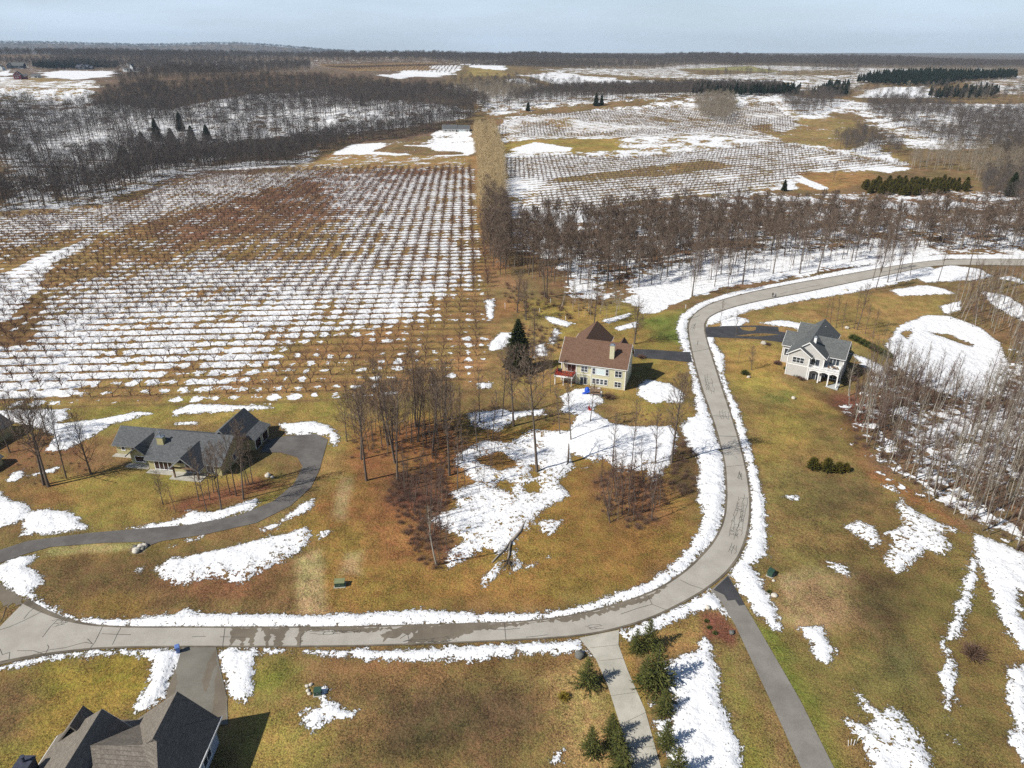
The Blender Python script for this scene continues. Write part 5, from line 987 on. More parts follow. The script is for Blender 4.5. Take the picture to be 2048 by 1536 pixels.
def brush(s, sp, seed, label, lo=.35, hi=.9): stuff('brush', label, scatter(P(s), sp, .5, seed, (6, .38)), [p[0][1] for p in BR], lo, hi, seed)
brush('1700,880 1685,800 1750,745 1800,745 1960,800 2080,700 2300,700 2300,1150 2060,1110 1950,1050 1850,1000', 3.8, 91, 'red-brown undergrowth on the ravine floor')
brush('790,950 870,935 915,1000 905,1060 900,1110 880,1145 835,1120 800,1050 770,990', 1.35, 92, 'dark red-brown brush along the left side of the snowy hollow', .25, .6)
brush('1185,960 1240,930 1330,960 1350,1010 1320,1060 1250,1060 1200,1020', 1.6, 93, 'tangled brown brush right of the fallen trunk', .25, .6)
brush('700,880 900,830 960,860 930,960 860,940 760,950 700,930', 2.2, 94, 'low brush under the bare stand', .2, .5); brush('1345,870 1395,890 1400,990 1350,1010 1330,940', 1.8, 95, 'dark brush on the bank beside the bend', .25, .6)
brush('1020,810 1180,815 1350,830 1380,860 1250,850 1100,850 1000,840', 2.2, 96, 'low brush below the middle house', .12, .3); brush('985,560 1110,590 1240,600 1180,640 1040,640', 3.0, 97, 'red-brown brush at the corner of the wood', .3, .8)
brush('1040,650 1120,640 1120,700 1060,770 1010,760', 2.4, 98, 'brush around the tall spruce by the middle house', .3, .7); brush('0,890 120,850 200,930 90,975 0,950', 2.6, 99, 'brown weeds under the trees at the left edge', .12, .3)
# ---- trees one can tell apart
G1 = 'tall trees at the left edge'
at(24, HW, 97, 973, 812, 'largest bare tree at the left edge, forked low, casting a long shadow toward the house', name='bare_tree', i=1, wide=1.25); at(24, HW, 88, 970, 800, 'bare trunk close behind the largest forked tree at the left edge', i=3)
at(24, HW, 133, 957, 815, 'slim bare tree standing between two larger ones left of the long low house', i=0, wide=.7); at(18, HF, 182, 948, 830, 'broad bare tree nearest the left end of the long low house', i=0)
for u, v, t in ((62, 885, 795), (30, 880, 795), (95, 872, 790), (20, 905, 800)): at(24, HW, u, v, t, 'bare tree at the back of the clump at the left edge', 'trees at the back of the left edge clump')
at(18, HF, 326, 1009, 945, 'small broad bare tree on the lawn in front of the low house', i=0, wide=.8); at(15, HL, 352, 1025, 965, 'thinnest small tree on the lawn right of the small broad one', i=1)
at(26, HT, 443, 1021, 885, 'tall bare trunk on the snow strip beside the curved driveway', i=0); at(26, HT, 487, 999, 850, 'tall bare tree at the middle of the lawn trees before the low house', i=1)
at(15, HL, 414, 1024, 915, 'thin bare tree just left of the tall trunk on the snow strip', i=2)
for u, v, t in ((398, 1002, 890), (427, 985, 880), (473, 992, 860), (492, 971, 860), (499, 970, 865), (506, 968, 862), (460, 985, 880), (437, 990, 890), (420, 1000, 900)): at(15, HL, u, v, t, 'thin bare tree in the group before the low house', 'thin trees before the low house')
at(24, HW, 733, 961, 775, 'large bare tree at the left front of the stand, branching low', i=2); at(26, HT, 795, 960, 760, 'tallest dark double trunk in the middle of the stand', i=2); at(24, HW, 790, 926, 755, 'bare trunk right behind the tallest double trunk', i=0); at(24, HW, 899, 951, 775, 'pale barked tree at the right front of the stand beside the snow', i=4)
at(24, HW, 694, 883, 795, 'bare tree on the far left corner of the stand', i=1)
for u, v, t in ((738, 901, 790), (765, 894, 780), (709, 866, 770), (752, 864, 765), (822, 887, 745), (836, 871, 735), (850, 877, 742), (816, 856, 735), (870, 846, 735), (873, 852, 745), (780, 880, 770), (800, 870, 750), (722, 850, 760), (745, 880, 775), (835, 850, 735), (890, 850, 750), (905, 845, 760), (860, 870, 760)): at(26, HT, u, v, t, 'thin tall bare tree inside the stand left of the snowy hollow', 'thin trees inside the stand', wide=.62)
for p in scatter(P('700,880 900,835 940,850 900,900 860,930 740,910'), 3.4, .5, 101): plant('bare_tree', HL[_r.randrange(3)], p, _r.uniform(.45, .9), 'slender young tree in the stand left of the snowy hollow', 'tree', 'young trees in the stand')
at(26, HT, 1074, 943, 690, 'tall straight bare trunk rising from the leaf mound in the snowy hollow', i=0, wide=1.1); at(24, HW, 1027, 852, 690, 'large dark bare tree below the spruce and behind the hollow', i=3); at(26, HT, 1142, 882, 740, 'bare tree on the snow right of the mound tree', i=1, wide=.8); at(26, HT, 1263, 941, 805, 'thin bare tree above the brown brush right of the hollow', i=2, wide=.7); at(24, HW, 1343, 925, 745, 'bare tree beside the road bend whose shadow crosses the road', i=0)
at(24, HW, 1063, 756, 680, 'thin bare tree just right of the tall spruce', i=2, wide=.7); at(24, HW, 1085, 775, 690, 'middle one of three thin trees left of the red deck', i=3, wide=.6); at(24, HW, 1101, 785, 700, 'nearest of three thin trees left of the red deck', i=1, wide=.6); at(15, HL, 1049, 744, 690, 'thin dark tree in front of the tall spruce', i=0)
at(18, HF, 1092, 595, 478, 'big broad bare tree at the front of the wood on the brown leaves', i=1, wide=.8); at(18, HF, 1034, 625, 545, 'broad bare tree at the hedgerow end above the yard', i=0); at(18, HF, 1052, 640, 560, 'bare bushy tree right of the hedgerow end tree', i=1, wide=.9); at(18, HF, 1068, 690, 620, 'bushy bare tree behind the tall spruce', i=0)
at(18, HF, 1188, 650, 575, 'broad bare tree directly behind the brown roofed house', i=0, wide=1.1); at(18, HF, 1268, 688, 600, 'round bare tree on the lawn by the middle driveway', i=1, wide=1.05)
at(24, HW, 1384, 592, 485, 'bare tree inside the road bend in front of the wood', i=3); at(24, HW, 1485, 568, 455, 'large bare tree on the snow above the road, left of the walkers', i=1); at(24, HW, 1546, 547, 440, 'bare tree on the snow straight above the walkers', i=2, wide=.8); at(26, HT, 1599, 547, 415, 'tall bare trunk on the snow right above the walkers', i=0, wide=.9); at(26, HT, 1635, 547, 420, 'leaning pale trunk on the snow above the road', i=1); at(24, HW, 1455, 590, 500, 'slim bare tree on the snow strip right of the bend', i=4, wide=.6)
for u, v, t in ((1751, 580, 480), (1775, 566, 470), (1792, 563, 465), (1762, 545, 460), (1745, 562, 480), (1800, 548, 470), (1820, 552, 480)): at(24, HW, u, v, t, 'bare tree in the small clump below the upper road', 'clump below the upper road', wide=.7)
at(26, HT, 1874, 568, 470, 'lone thin bare tree on the snow below the upper road', i=2, wide=.7); at(26, HT, 1932, 565, 425, 'tallest thin bare tree near the end of the upper road', i=0, wide=.8)
at(15, HL, 1440, 647, 598, 'small young tree between the road and the small snow patch', i=0); at(15, HL, 1471, 680, 620, 'small young tree beside the dark driveway', i=1); at(26, HT, 1714, 660, 568, 'tall twin bare trunk behind the grey house', i=1, wide=.9); at(26, HT, 1708, 658, 575, 'second twin trunk leaning against the one behind the grey house', i=2, wide=.6)
for u, v, t in ((1660, 650, 590), (1672, 655, 588), (1650, 645, 595), (1684, 660, 600), (1730, 668, 605), (1745, 672, 615), (1765, 690, 640)): at(15, HL, u, v, t, 'thin young bare tree behind the grey house', 'young trees behind the grey house')
at(12, [SP[0], SP[1]], 1697, 792, 712, 'pale birch with white stems below the right corner of the grey house', name='birch', i=0, wide=1.3); at(18, HF, 1503, 740, 695, 'small reddish round tree on the lawn left of the grey house', i=0); at(15, HL, 1475, 726, 690, 'thin pale tree next to the reddish lawn tree', i=1)
at(12, SP, 1712, 850, 790, 'white stemmed sapling at the top edge of the ravine', name='birch', i=2); at(12, SP, 1733, 868, 800, 'second white stemmed sapling at the top edge of the ravine', name='birch', i=3)
at(12, SP, 873, 1130, 995, 'pale leaning sapling with a bent top in the red-brown brush', name='sapling', i=1); 
for p in scatter(P('925,850 1000,880 1010,960 960,1010 910,990 910,900'), 3.6, .5, 103): plant('sapling', SR[_r.randrange(3)], p, _r.uniform(.3, .6), 'whip-thin sapling standing in the snow left of the mound tree', 'sapling', 'whips in the snow')
for p in scatter(P('1195,950 1290,960 1330,1000 1300,1050 1220,1060'), 2.5, .5, 104): plant('sapling', SR[_r.randrange(3)], p, _r.uniform(.5, .95), 'slender sapling rising from the brown brush right of the hollow', 'sapling', 'saplings in the brown brush')
for p in scatter(P('1130,590 1250,600 1260,640 1180,650 1120,620'), 5, .5, 105): plant('sapling', SP[_r.randrange(4)], p, _r.uniform(.5, .9), 'thin pale sapling between the wood and the middle house', 'sapling', 'saplings behind the middle house')
at(18, HF, 1667, 360, 325, 'lone round bare tree on the tan patch left of the cedars', i=0); at(24, HW, 1310, 452, 388, 'bushy olive-brown tree at the top of the wood', i=1)
for p in scatter(P('800,960 870,940 905,1000 900,1110 880,1140 830,1100'), 2.7, .5, 108): plant('sapling', SR[_r.randrange(3)], p, _r.uniform(.4, .9), 'slender dark sapling in the brush on the left side of the snowy hollow', 'sapling', 'saplings in the left brush')
for k, p in enumerate(scatter(P('690,890 760,850 900,830 925,860 890,900 740,940'), 7.0, .45, 109)): plant('bare_tree', HW[k % 5], p, (s := _r.uniform(.62, .95), s, s), 'full crowned bare tree among the thin ones of the stand', 'tree', 'fuller trees inside the stand')
for u, v, t in ((955, 905, 800), (985, 880, 775), (925, 925, 815), (1005, 835, 720), (960, 845, 735), (1120, 870, 770), (1225, 925, 825), (1310, 930, 815), (1180, 845, 755), (915, 985, 870)): at(15, HL, u, v, t, 'slim bare tree scattered over the snow and leaves of the hollow', 'slim trees of the snowy hollow', wide=1.25)
# ---- evergreens
for u, v, t, w, l in ((1175, 1370, 1316, 1.15, 'full green spruce left of the concrete driveway top'), (1272, 1302, 1256, 1.0, 'left spruce of the pair below the road right of the concrete driveway'), (1297, 1297, 1238, .95, 'right taller spruce of the pair below the road'), (1311, 1372, 1284, 1.0, 'largest spruce right of the concrete driveway'), (1290, 1368, 1312, 1.05, 'smaller spruce leaning on the largest one'), (1327, 1425, 1377, 1.0, 'dark spruce at the edge of the snow, third down the driveway'), (1331, 1494, 1440, .95, 'bright green spruce standing in the snow by the driveway'), (1352, 1556, 1492, 1.0, 'spruce on the snow cut by the bottom edge'), (1223, 1472, 1426, 1.0, 'topmost spruce of the row left of the lower driveway'), (1233, 1508, 1453, 1.05, 'middle spruce of the row left of the lower driveway'), (1244, 1550, 1490, 1.0, 'lowest spruce of the row left of the lower driveway'), (1182, 1507, 1452, .95, 'spruce standing alone on the tan grass left of the driveway row')): at(4.2, SPR, u, v, t, l, name='spruce', cat='spruce', wide=w)
at(15, CON, 1036, 742, 637, 'tall dense spruce left of the brown roofed house', name='spruce', cat='spruce', i=0, wide=1.0)
for u, v, t, w, l in ((1100, 475, 428, 1, 'dark conifer standing in the bare wood'), (1568, 382, 358, 1, 'small dark conifer at the orchard corner'), (2020, 392, 343, 1.1, 'dark pine at the right edge beside the cedars'), (315, 282, 236, 1, 'tallest dark hemlock in the left valley'), (362, 262, 222, .9, 'narrow dark hemlock behind the tallest one in the left valley'), (415, 280, 248, 1.2, 'rightmost dark hemlock in the left valley'), (345, 290, 255, 1.3, 'low dark hemlock between the others in the left valley'), (250, 330, 290, 1.5, 'broad dark hemlock low in the left valley'), (288, 300, 262, 1.2, 'small dark hemlock left of the tallest one'), (385, 285, 250, 1.1, 'middle dark hemlock beside the rightmost one'), (300, 318, 288, 1.4, 'dark hemlock at the bottom of the left valley clump'), (335, 325, 298, 1.3, 'lowest right dark hemlock of the left valley clump'), (725, 212, 188, 1, 'lone dark conifer on the bare hill'), (1192, 212, 186, 1, 'dark conifer at the orchard crest, left of a pair'), (1203, 211, 188, .9, 'dark conifer at the orchard crest, right of a pair'), (1056, 222, 202, 1, 'dark conifer in the pale valley trees')): at(15, CON, u, v, t, l, name='conifer', cat='conifer', wide=w)
for k, p in enumerate(scatter(P('1715,376 1760,356 1830,346 1935,350 1935,384 1830,392 1740,390'), 4.6, .4, 106)[:110]): plant('cedar', CED[k % 3], p, _r.uniform(.6, 1.0), 'yellow-green bushy cedar in the dense grove at the wood edge', 'cedar', 'cedars of the yellow-green grove')
for u, v, h, i, l in ((1625, 938, 23, 0, 'leftmost of four small evergreens on the open meadow'), (1653, 942, 26, 1, 'tallest of four small evergreens on the open meadow'), (1676, 944, 20, 2, 'third of four small evergreens on the open meadow'), (1691, 942, 16, 0, 'smallest of four evergreens on the open meadow')): at(7, CED, u, v, v-h, l, name='evergreen_shrub', cat='shrub', i=i, wide=1.5)
SH = [[('', shrub(900+i))] for i in range(2)]; SG = [[('', shrub(910+i, 1.0, 900, 'greenleaf', .10))] for i in range(2)]; GO = [[('', shrub(920, 1.0, 700, 'goldleaf', .08, 1.2))]]; SD = [[('', shrub(930, 1.0, 700, 'redtwig', .035, .8))]]
def bush(u, v, r_, protos, label, name='shrub', group=None): g = un(u, v); return plant(name, protos[_r.randrange(len(protos))], g[:2], r_, label, 'shrub', group)
bush(1128, 1396, 1.15, GO, 'small golden conifer shrub on the tan grass left of the concrete driveway'); bush(1219, 797, 2.4, SH, 'round brown leafless shrub in front of the middle house'); bush(1945, 1312, 3.0, SH, 'large leafless bush alone on the meadow at the lower right'); bush(1555, 728, 1.8, SD, 'purple-brown shrub at the left corner of the grey house'); bush(1572, 716, 1.6, SD, 'second purple-brown shrub against the grey house wall'); bush(1490, 748, 1.6, SG, 'round dark green shrub on the lawn by the road'); bush(1536, 690, 1.3, SD, 'dark shrub beside the rock below the dark driveway'); bush(1215, 688, 1.3, SD, 'dark round shrub behind the brown roof'); bush(1283, 716, 1.8, SD, 'dark red shrub at the right wall of the middle house')
for k in range(6): bush(1572+k*6.5, 738+k*4.4, 1.0+.25*(k % 2), SD if k % 3 else SG, 'low shrub in the bed along the front wall of the grey house', group='front bed shrubs of the grey house')
for u, v in ((1413, 1243), (1418, 1256), (1430, 1267)): bush(u, v, .55, SG, 'little dark shrub in the mulch bed at the driveway corner', group='shrubs in the mulch bed')
bush(1538, 1184, .55, SG, 'little dark shrub at the snow edge by the pale boulder'); bush(1703, 760, 2.0, SD, 'red-brown shrub against the shaded wall of the grey house')
for k in range(8): bush(1706+k*9.8, 678+k*5.0, 2.1, SG, 'evergreen shrub in the hedge right of the grey house', 'hedge_shrub', 'evergreen hedge by the grey house')

# ================================================================ SMALL THINGS
M['boxgreen'] = mat('utility_green', (.035, .075, .05), .55, .15); M['boxtan'] = mat('faded_green_lid', (.20, .22, .11), .6, .15); M['bluebin'] = mat('blue_plastic', (.12, .20, .46), .5, .1); M['paleboulder'] = mat('pale_boulder', (.55, .51, .44), .9, .2, 3, .4); M['greyboulder'] = mat('dark_boulder', (.14, .14, .13), .9, .3, 3, .4)
M['log'] = bark('weathered_log', (.22, .19, .165), (.34, .31, .27)); M['redchair'] = mat('red_plastic', (.45, .03, .02), .5, .1); M['blueplay'] = mat('blue_play_plastic', (.02, .09, .50), .45, .1); M['skin'] = mat('skin', (.45, .28, .20), .6, .05); M['coatdark'] = mat('black_coat', (.018, .018, .022), .8, .2); M['coatnavy'] = mat('slate_coat', (.05, .055, .085), .8, .2); M['trouser'] = mat('dark_trousers', (.03, .032, .04), .85, .2); M['hair'] = mat('brown_hair', (.05, .03, .02), .8, .2)
def spot(u, v, dz=0): g = un(u, v); return (g[0], g[1], H1(g[0], g[1])+dz)
def utility_box(u, v, label, rz, lid='boxgreen', w=1.5, d=1.1, h=.95):
    t = thing('utility_box', label, 'utility box', spot(u, v), rz); MB().box(-w/2-.15, w/2+.15, -d/2-.15, d/2+.15, -.15, .1).build('pad', M['slab'], t); f = MB(); f.box(-w/2, w/2, -d/2, d/2, .1, h); f.box(-.02, .02, -d/2-.012, -d/2-.001, .15, h-.05); f.build('cabinet', M['boxgreen'], t)
    l = MB(); l.hexa([(-w/2-.05, -d/2-.06, h+.003), (w/2+.05, -d/2-.06, h+.003), (w/2+.05, d/2+.05, h+.003), (-w/2-.05, d/2+.05, h+.003)], [(-w/2-.05, -d/2-.06, h+.05), (w/2+.05, -d/2-.06, h+.05), (w/2+.05, d/2+.05, h+.17), (-w/2-.05, d/2+.05, h+.17)]); l.build('lid', M[lid], t); k = MB(); k.box(-.12, .12, -d/2-.04, -d/2-.013, .5, .62); k.build('handle', M['metal'], t); return t
utility_box(680, 1171, 'green utility box with a faded lid on the brown slope below the bare soil patch', .1, 'boxtan', 1.7); utility_box(636, 1388, 'dark green utility box beside a snow patch on the lower meadow', .1, w=1.0, d=.85, h=.8); utility_box(1541, 1150, 'green utility box with a white tag beside the snow bank', .9, w=1.3, d=.9)
g = spot(1541, 1156); 
t = thing('marker_post', 'white post leaning on the green box beside the snow bank', 'post', spot(1537, 1152)); MB().box(-.06, .06, -.06, .06, -.1, .9).build('post', M['white'], t); c = MB(); c.box(-.07, .07, -.07, .07, .901, .96); c.build('cap', M['metal'], t)
# recycling bin at the driveway mouth
t = thing('recycling_bin', 'blue wheeled bin at the mouth of the near driveway', 'bin', spot(357, 1304), .5); f = MB(); f.hexa([(-.24, -.3, .08), (.24, -.3, .08), (.24, .28, .08), (-.24, .28, .08)], [(-.33, -.4, 1.15), (.33, -.4, 1.15), (.33, .36, 1.15), (-.33, .36, 1.15)]); f.build('body', M['bluebin'], t); f = MB(); f.hexa([(-.36, -.44, 1.153), (.36, -.44, 1.153), (.36, .42, 1.153), (-.36, .42, 1.153)], [(-.28, -.36, 1.26), (.28, -.36, 1.26), (.28, .38, 1.29), (-.28, .38, 1.29)]); f.build('lid', M['bluebin'], t)
for s_ in (-1, 1): f = MB(); f.tube([(s_*.27, .33, .13), (s_*.34, .33, .13)], .13, 12); f.build('wheel', M['black'], t)
f = MB(); f.tube([(-.25, .48, 1.1), (.25, .48, 1.1)], .025, 6); f.build('handle', M['black'], t)
def boulder(u, v, r_, m, label, seed, sq=(1.2, 1, .75), group=None): f = MB(); f.ball((0, 0, r_*.35), r_, 10, 7, sq, .16, seed); o = f.build('boulder', M[m], None, True); o.location = spot(u, v); o.rotation_euler[2] = seed; return tag(o, label, 'boulder', group)
boulder(1159, 1312, .75, 'greyboulder', 'dark rounded boulder in the snow bank by the concrete driveway', 1); boulder(1415, 1216, .42, 'paleboulder', 'pale boulder at the top of the mulch bed', 2); boulder(1549, 1192, .48, 'paleboulder', 'pale boulder at the snow edge above the long driveway', 3); boulder(1547, 1162, .26, 'paleboulder', 'small pale stone below the green utility box', 4); boulder(536, 952, .65, 'paleboulder', 'white boulder on the lawn inside the curved driveway', 5); boulder(545, 955, .35, 'paleboulder', 'smaller stone touching the white lawn boulder', 6); boulder(1463, 1266, .45, 'greyboulder', 'grey stone low in the mulch bed beside the driveway', 7); boulder(1527, 688, .9, 'stone', 'tan rock beside the dark shrub below the driveway', 8); boulder(1694, 657, .7, 'paleboulder', 'snow-pale boulder at the foot of the twin trunks', 9); boulder(1497, 755, .5, 'paleboulder', 'pale stone under the round green shrub', 10); boulder(1587, 797, .55, 'paleboulder', 'pale stone at the end of the worn path on the lawn', 11); boulder(1692, 582, .8, 'stone', 'tan rock in the field below the upper road', 12)
for k, (dx, dy) in enumerate([(-12, 2), (-9, -3), (-6, 3), (-4, -2), (-1, 1), (2, -4), (4, 2), (7, -2), (9, -6), (11, -3), (-2, 6), (-8, 7), (0, -7), (6, -8)]): boulder(280+dx, 1098+dy*.9, .34+.12*(k % 3), ('stone', 'greyboulder', 'paleboulder')[k % 3], 'rough stone in the rock pile at the driveway culvert', 20+k, group='stones at the driveway culvert')
for k, (u, v) in enumerate(((614, 1373), (622, 1370), (616, 1382), (619, 1388))): boulder(u, v, .28, 'paleboulder', 'small pale stone left of the dark green utility box', 50+k, group='stones left of the dark green box')
# fallen trunk in the snowy hollow
def log_(pxs, rads, lift=.25): 
    pts = []
    for (u, v), r_ in zip(pxs, rads): g = un(u, v); pts.append((g[0], g[1], H1(g[0], g[1])+r_*.7+lift*.2))
    return pts
base = Vector(spot(1030, 1075)); t = thing('fallen_tree', 'grey fallen trunk forking downhill across the snow', 'fallen tree', base)
def rel(pts): return [Vector(p)-base for p in pts]
f = MB(); r_ = [.15, .20, .22, .25, .28]; f.tube(rel(log_([(1071, 1009), (1060, 1030), (1049, 1047), (1040, 1065), (1022, 1084)], r_)), r_, 9); f.build('trunk', M['log'], t, True)
f = MB(); r_ = [.22, .18, .17, .11]; f.tube(rel(log_([(1022, 1084), (1008, 1102), (997, 1112), (984, 1126)], r_)), r_, 8); f.build('limb', M['log'], t, True); f = MB(); r_ = [.23, .2, .18, .14]; f.tube(rel(log_([(1023, 1082), (1019, 1096), (1018, 1110), (1015, 1122)], r_)), r_, 8); f.build('limb', M['log'], t, True)
f = MB(); rr = random.Random(3); g0 = Vector(spot(1015, 1122))-base
for k in range(34):
    a = rr.uniform(0, 6.28); e = rr.uniform(.2, 1.2); d = Vector((math.cos(a)*e, math.sin(a)*e-1.0, rr.uniform(-.1, .8))); f.tube([g0, g0+d*.8+Vector((0, 0, .3)), g0+d*1.7], [.07, .045, .015], 4, cap=False)
f.build('roots', M['bark'], t)
b2 = Vector(spot(1118, 948)); f = MB(); r_ = [.24, .22, .16]; f.tube([Vector(p)-b2 for p in log_([(1136, 928), (1120, 948), (1100, 969)], r_)], r_, 8); o = f.build('log', M['log'], None, True); o.location = b2; tag(o, 'short fallen log at the foot of the broken snag', 'log')
f = MB(); f.tube([(0, 0, -.2), (.05, 0, 2.8), (0, 0, 5.2)], [.24, .2, .12], 8); f.tube([(.02, 0, 3.4), (.5, .2, 4.0)], [.06, .02], 5); o = f.build('broken_snag', M['bark'], None, True); o.location = spot(1136, 927); tag(o, 'broken standing snag without a crown right of the mound tree', 'dead tree')
b2 = Vector(spot(1058, 1003)); f = MB(); f.tube([Vector(p)-b2 for p in log_([(1066, 1006), (1058, 1012), (1052, 1018)], [.12]*3)], [.1, .08, .04], 6); o = f.build('branch', M['bark']); o.location = b2; tag(o, 'broken dark branch lying beside the upper end of the fallen trunk', 'branch')
# white stakes
for u, v, h, l in ((1101, 606, 1.6, 'white stake in the yard grass, topmost of four'), (1079, 624, 1.4, 'white stake near the hedgerow end trees'), (1010, 617, 2.2, 'white stake at the orchard corner by the snow patch'), (1131, 640, 1.4, 'white stake behind the brown roofed house'), (1371, 617, 1.5, 'white stake at the snow bank inside the road bend')):
    f = MB(); f.box(-.07, .07, -.07, .07, -.1, h); f.box(-.09, .09, -.09, .09, h*.7, h*.9); o = f.build('stake', M['white']); o.location = spot(u, v); tag(o, l, 'stake')
for k, (u, v) in enumerate(((1697, 1492), (1702, 1490), (1707, 1491), (1712, 1487))): f = MB(); f.tube([(0, 0, -.1), (.12*(k-1.5), .1, 1.0)], .04, 5); f.tube([(.085*(k-1.5), .07, .7), (.12*(k-1.5), .1, 1.02)], .052, 5); o = f.build('stake', M['white']); o.location = spot(u, v); tag(o, 'thin white leaning stake at the brush by the meadow snow', 'stake', 'leaning stakes by the meadow snow')
# swing set, chair and grill by the middle house
t = thing('play_set', 'blue and brown wooden play set on the snow in front of the middle house', 'play set', spot(1188, 792), math.radians(-12)); f = MB()
for x_ in (-1.0, 1.6):
    for y_ in (-.7, .7): f.box(x_-.08, x_+.08, y_-.08, y_+.08, -.1, 2.1)
f.box(-1.1, 1.7, -.08, .08, 2.1, 2.25); f.box(-1.0, 1.6, -.78, -.62, 1.0, 1.15); f.box(-1.0, 1.6, .62, .78, 1.0, 1.15); f.build('frame', M['wood'], t); f = MB(); f.box(-.9, 1.5, -.6, .6, 1.16, 1.26); f.hexa([(-1.15, -.85, 1.7), (1.75, -.85, 1.7), (1.75, 0, 2.3), (-1.15, 0, 2.3)], [(-1.15, -.85, 1.76), (1.75, -.85, 1.76), (1.75, 0, 2.36), (-1.15, 0, 2.36)]); f.build('canopy', M['wood'], t)
f = MB(); f.hexa([(-3.4, -.35, .1), (-1.08, -.35, 1.2), (-1.08, .35, 1.2), (-3.4, .35, .1)], [(-3.4, -.35, .18), (-1.08, -.35, 1.28), (-1.08, .35, 1.28), (-3.4, .35, .18)])
for y_ in (-.38, .31): f.hexa([(-3.4, y_, .18), (-1.08, y_, 1.28), (-1.08, y_+.07, 1.28), (-3.4, y_+.07, .18)], [(-3.4, y_, .42), (-1.08, y_, 1.52), (-1.08, y_+.07, 1.52), (-3.4, y_+.07, .42)])
f.build('slide', M['blueplay'], t); f = MB(); f.ball((-2.0, 1.1, 1.0), .75, 10, 7, (1, 1, 1.3)); f.build('climbing_drum', M['blueplay'], t, True)
t = thing('garden_chair', 'red garden chair at the snow edge below the play set', 'chair', spot(1180, 822), .6); f = MB(); f.box(-.3, .3, -.3, .3, .34, .42); f.build('seat', M['redchair'], t); f = MB(); f.hexa([(-.3, .28, .42), (.3, .28, .42), (.3, .36, .42), (-.3, .36, .42)], [(-.3, .5, 1.15), (.3, .5, 1.15), (.3, .58, 1.15), (-.3, .58, 1.15)]); f.build('backrest', M['redchair'], t)
for x_ in (-.27, .27):
    for y_ in (-.27, .27): f = MB(); f.box(x_-.04, x_+.04, y_-.04, y_+.04, 0, .34); f.build('leg', M['redchair'], t)
    f = MB(); f.box(x_-.06, x_+.06, -.35, .36, .56, .61); f.build('armrest', M['redchair'], t)
mw = Matrix.Translation(A.location) @ Matrix.Rotation(A.rotation_euler[2], 4, 'Z'); p = mw @ Vector((-18.3, -.6, 3.0)); t = thing('barbecue_grill', 'black covered grill at the left end of the red deck', 'grill', p, A.rotation_euler[2]); f = MB(); f.box(-.5, .5, -.3, .3, .5, .95); f.build('firebox', M['black'], t); f = MB(); f.tube([(-.5, 0, .96), (.5, 0, .96)], .31, 12); f.build('lid', M['black'], t)
for x_ in (-.42, .42):
    f = MB(); f.box(x_-.04, x_+.04, -.25, .25, 0, .5); f.build('leg', M['black'], t)
mw = Matrix.Translation(Rl.location) @ Matrix.Rotation(Rl.rotation_euler[2], 4, 'Z'); p = mw @ Vector((6.4, 4.4, 3.2)); t = thing('garden_table', 'small round table on the deck of the grey house', 'table', p); f = MB(); f.tube([(0, 0, .70), (0, 0, .75)], .6, 16); f.build('tabletop', M['wood'], t)
f = MB(); f.tube([(0, 0, 0), (0, 0, .7)], .05, 8); f.tube([(0, 0, 0), (0, 0, .04)], .3, 12); f.build('leg', M['black'], t)
for k, (x_, y_) in enumerate(((5.3, 4.2), (7.5, 4.8), (6.6, 5.6))):
    p = mw @ Vector((x_, y_, 3.2)); t = thing('deck_chair', 'wooden chair around the round table on the grey house deck', 'chair', p, k*2.1, 'chairs on the grey house deck'); f = MB(); f.box(-.26, .26, -.26, .26, .40, .46); f.build('seat', M['wood'], t); f = MB(); f.box(-.26, .26, .2, .26, .47, .95); f.build('backrest', M['wood'], t)
    for lx in (-.22, .22):
        for ly in (-.22, .22): f = MB(); f.box(lx-.03, lx+.03, ly-.03, ly+.03, 0, .4); f.build('leg', M['wood'], t)
# stone edging of the grey house bed
f = MB(); line(f, px('1600,790 1612,762 1572,738'), .3, .1, 0)
# ---------------------------------------------------------------- the two walkers
def skin(name, vs, es, rs, m, parent, sub=1):
    me = bpy.data.meshes.new(name); me.from_pydata(vs, es, []); me.materials.append(M[m]); o = bpy.data.objects.new(name, me); COL.objects.link(o); o.parent = parent
    md = o.modifiers.new('skin', 'SKIN'); sv_ = me.skin_vertices if len(me.skin_vertices) else None
    if sv_ is None: 
        me.attributes.new('skin', 'FLOAT', 'POINT') if False else None
    return o, md
def body(o_name, joints, bones, m, parent=None):
    """one surface grown round the joints: a tapered tube to every joint, merged by remeshing"""
    mb = MB()
    for a, b in bones:
        (pa, ra), (pb, rb) = joints[a], joints[b]; pa, pb = Vector(pa), Vector(pb); mb.tube([pa, pa.lerp(pb, .5), pb], [ra, (ra+rb)/2, rb], 10)
    for k, (p_, r_) in joints.items(): mb.ball(p_, r_, 10, 6)
    o = mb.build(o_name, M[m], parent, True); md = o.modifiers.new('merge', 'REMESH'); md.mode = 'VOXEL'; md.voxel_size = .022; md.use_smooth_shade = True; return o
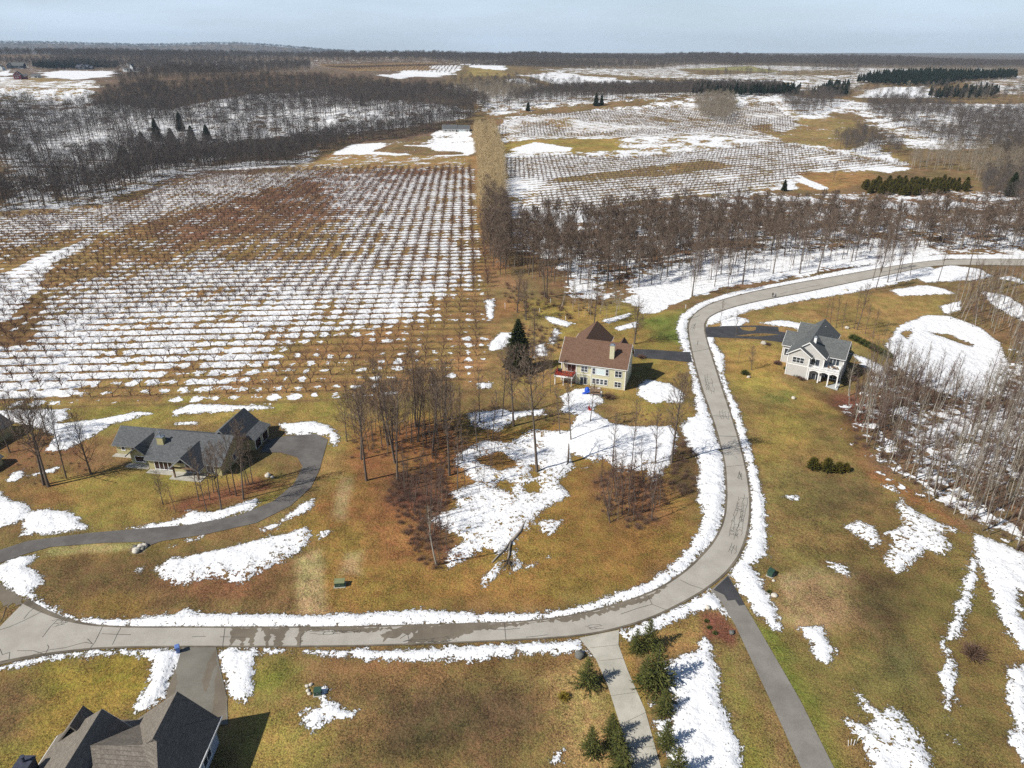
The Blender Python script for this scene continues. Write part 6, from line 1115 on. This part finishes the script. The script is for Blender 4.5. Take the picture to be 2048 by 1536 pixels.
def walker(u, v, label, coat, yaw, ph):
    t = thing('person', label, 'person', spot(u, v, .05), yaw); s_ = ph
    J = {'pel': ((0, 0, .95), .14), 'waist': ((0, 0, 1.1), .125), 'chest': ((0, -.02, 1.32), .15), 'neck': ((0, 0, 1.5), .06), 'head': ((0, -.03, 1.64), .095), 'crown': ((0, 0, 1.68), .095), 'nose': ((0, -.125, 1.63), .018)}
    for k, sd in (('l', 1), ('r', -1)):
        sw = s_*sd*.28
        J['hip'+k] = ((sd*.09, 0, .92), .10); J['knee'+k] = ((sd*.10, -sw*.8-.03, .50), .065); J['ankle'+k] = ((sd*.10, -sw*1.1+.06, .10), .042); J['toe'+k] = ((sd*.11, -sw*1.1-.12, .045), .04)
        J['sh'+k] = ((sd*.19, 0, 1.42), .07); J['el'+k] = ((sd*.25, sw*.5+.04, 1.15), .05); J['wr'+k] = ((sd*.24, sw*.8-.10, .92), .035); J['palm'+k] = ((sd*.24, sw*.8-.13, .86), .038)
        for q, (fx, L) in enumerate(((-.03, .07), (-.01, .08), (.01, .075), (.03, .06))): J['f%d%s' % (q, k)] = ((sd*(.24+fx*.3), sw*.8-.13+fx, .86-L), .011)
        J['th'+k] = ((sd*.22, sw*.8-.18, .83), .012); J['ear'+k] = ((sd*.095, 0, 1.64), .02)
    B = [('pel', 'waist'), ('waist', 'chest'), ('chest', 'neck'), ('neck', 'head'), ('head', 'crown')]
    for k in 'lr': B += [('pel', 'hip'+k), ('hip'+k, 'knee'+k), ('knee'+k, 'ankle'+k), ('ankle'+k, 'toe'+k), ('chest', 'sh'+k), ('sh'+k, 'el'+k), ('el'+k, 'wr'+k), ('wr'+k, 'palm'+k), ('palm'+k, 'th'+k)] + [('palm'+k, 'f%d%s' % (q, k)) for q in range(4)]
    body('body', J, B, 'skin', t); g_ = lambda ks, gr: {k: (J[k][0], J[k][1]+gr) for k in ks}
    JK = g_(['pel', 'waist', 'chest', 'shl', 'shr', 'ell', 'elr', 'wrl', 'wrr', 'hipl', 'hipr'], .03); body('coat', JK, [b for b in B if b[0] in JK and b[1] in JK], coat, t)
    TR = g_(['hipl', 'hipr', 'kneel', 'kneer', 'anklel', 'ankler'], .022); body('trousers', TR, [b for b in B if b[0] in TR and b[1] in TR], 'trouser', t)
    f = MB(); f.ball((0, .012, 1.69), .108, 10, 7, (1, 1.05, .95)); f.build('hair', M['hair'], t, True); return t
walker(1545, 594, 'walker in a black coat on the road, the one nearer the middle', 'coatdark', math.radians(120), 1); walker(1550.5, 596, 'walker in a slate coat on the road beside the snow bank', 'coatnavy', math.radians(120), -1)
# ================================================================ HAZE
hm = bpy.data.materials.new('haze_air'); hm.use_nodes = True; nt = hm.node_tree; nt.nodes.remove(nt.nodes['Principled BSDF']); pv = nt.nodes.new('ShaderNodeVolumePrincipled'); pv.inputs['Color'].default_value = (.66, .82, 1.0, 1); pv.inputs['Density'].default_value = 5.5e-5; pv.inputs['Anisotropy'].default_value = .0
nt.links.new(pv.outputs[0], nt.nodes['Material Output'].inputs['Volume'])
f = MB(); f.box(-11500, 11500, -300, 11600, min(-40, float(GZ.min())-1), max(260, float(GZ.max())+40)); hz_ = f.build('haze', hm); tag(hz_, 'thin blue air over the far hills', kind='stuff')
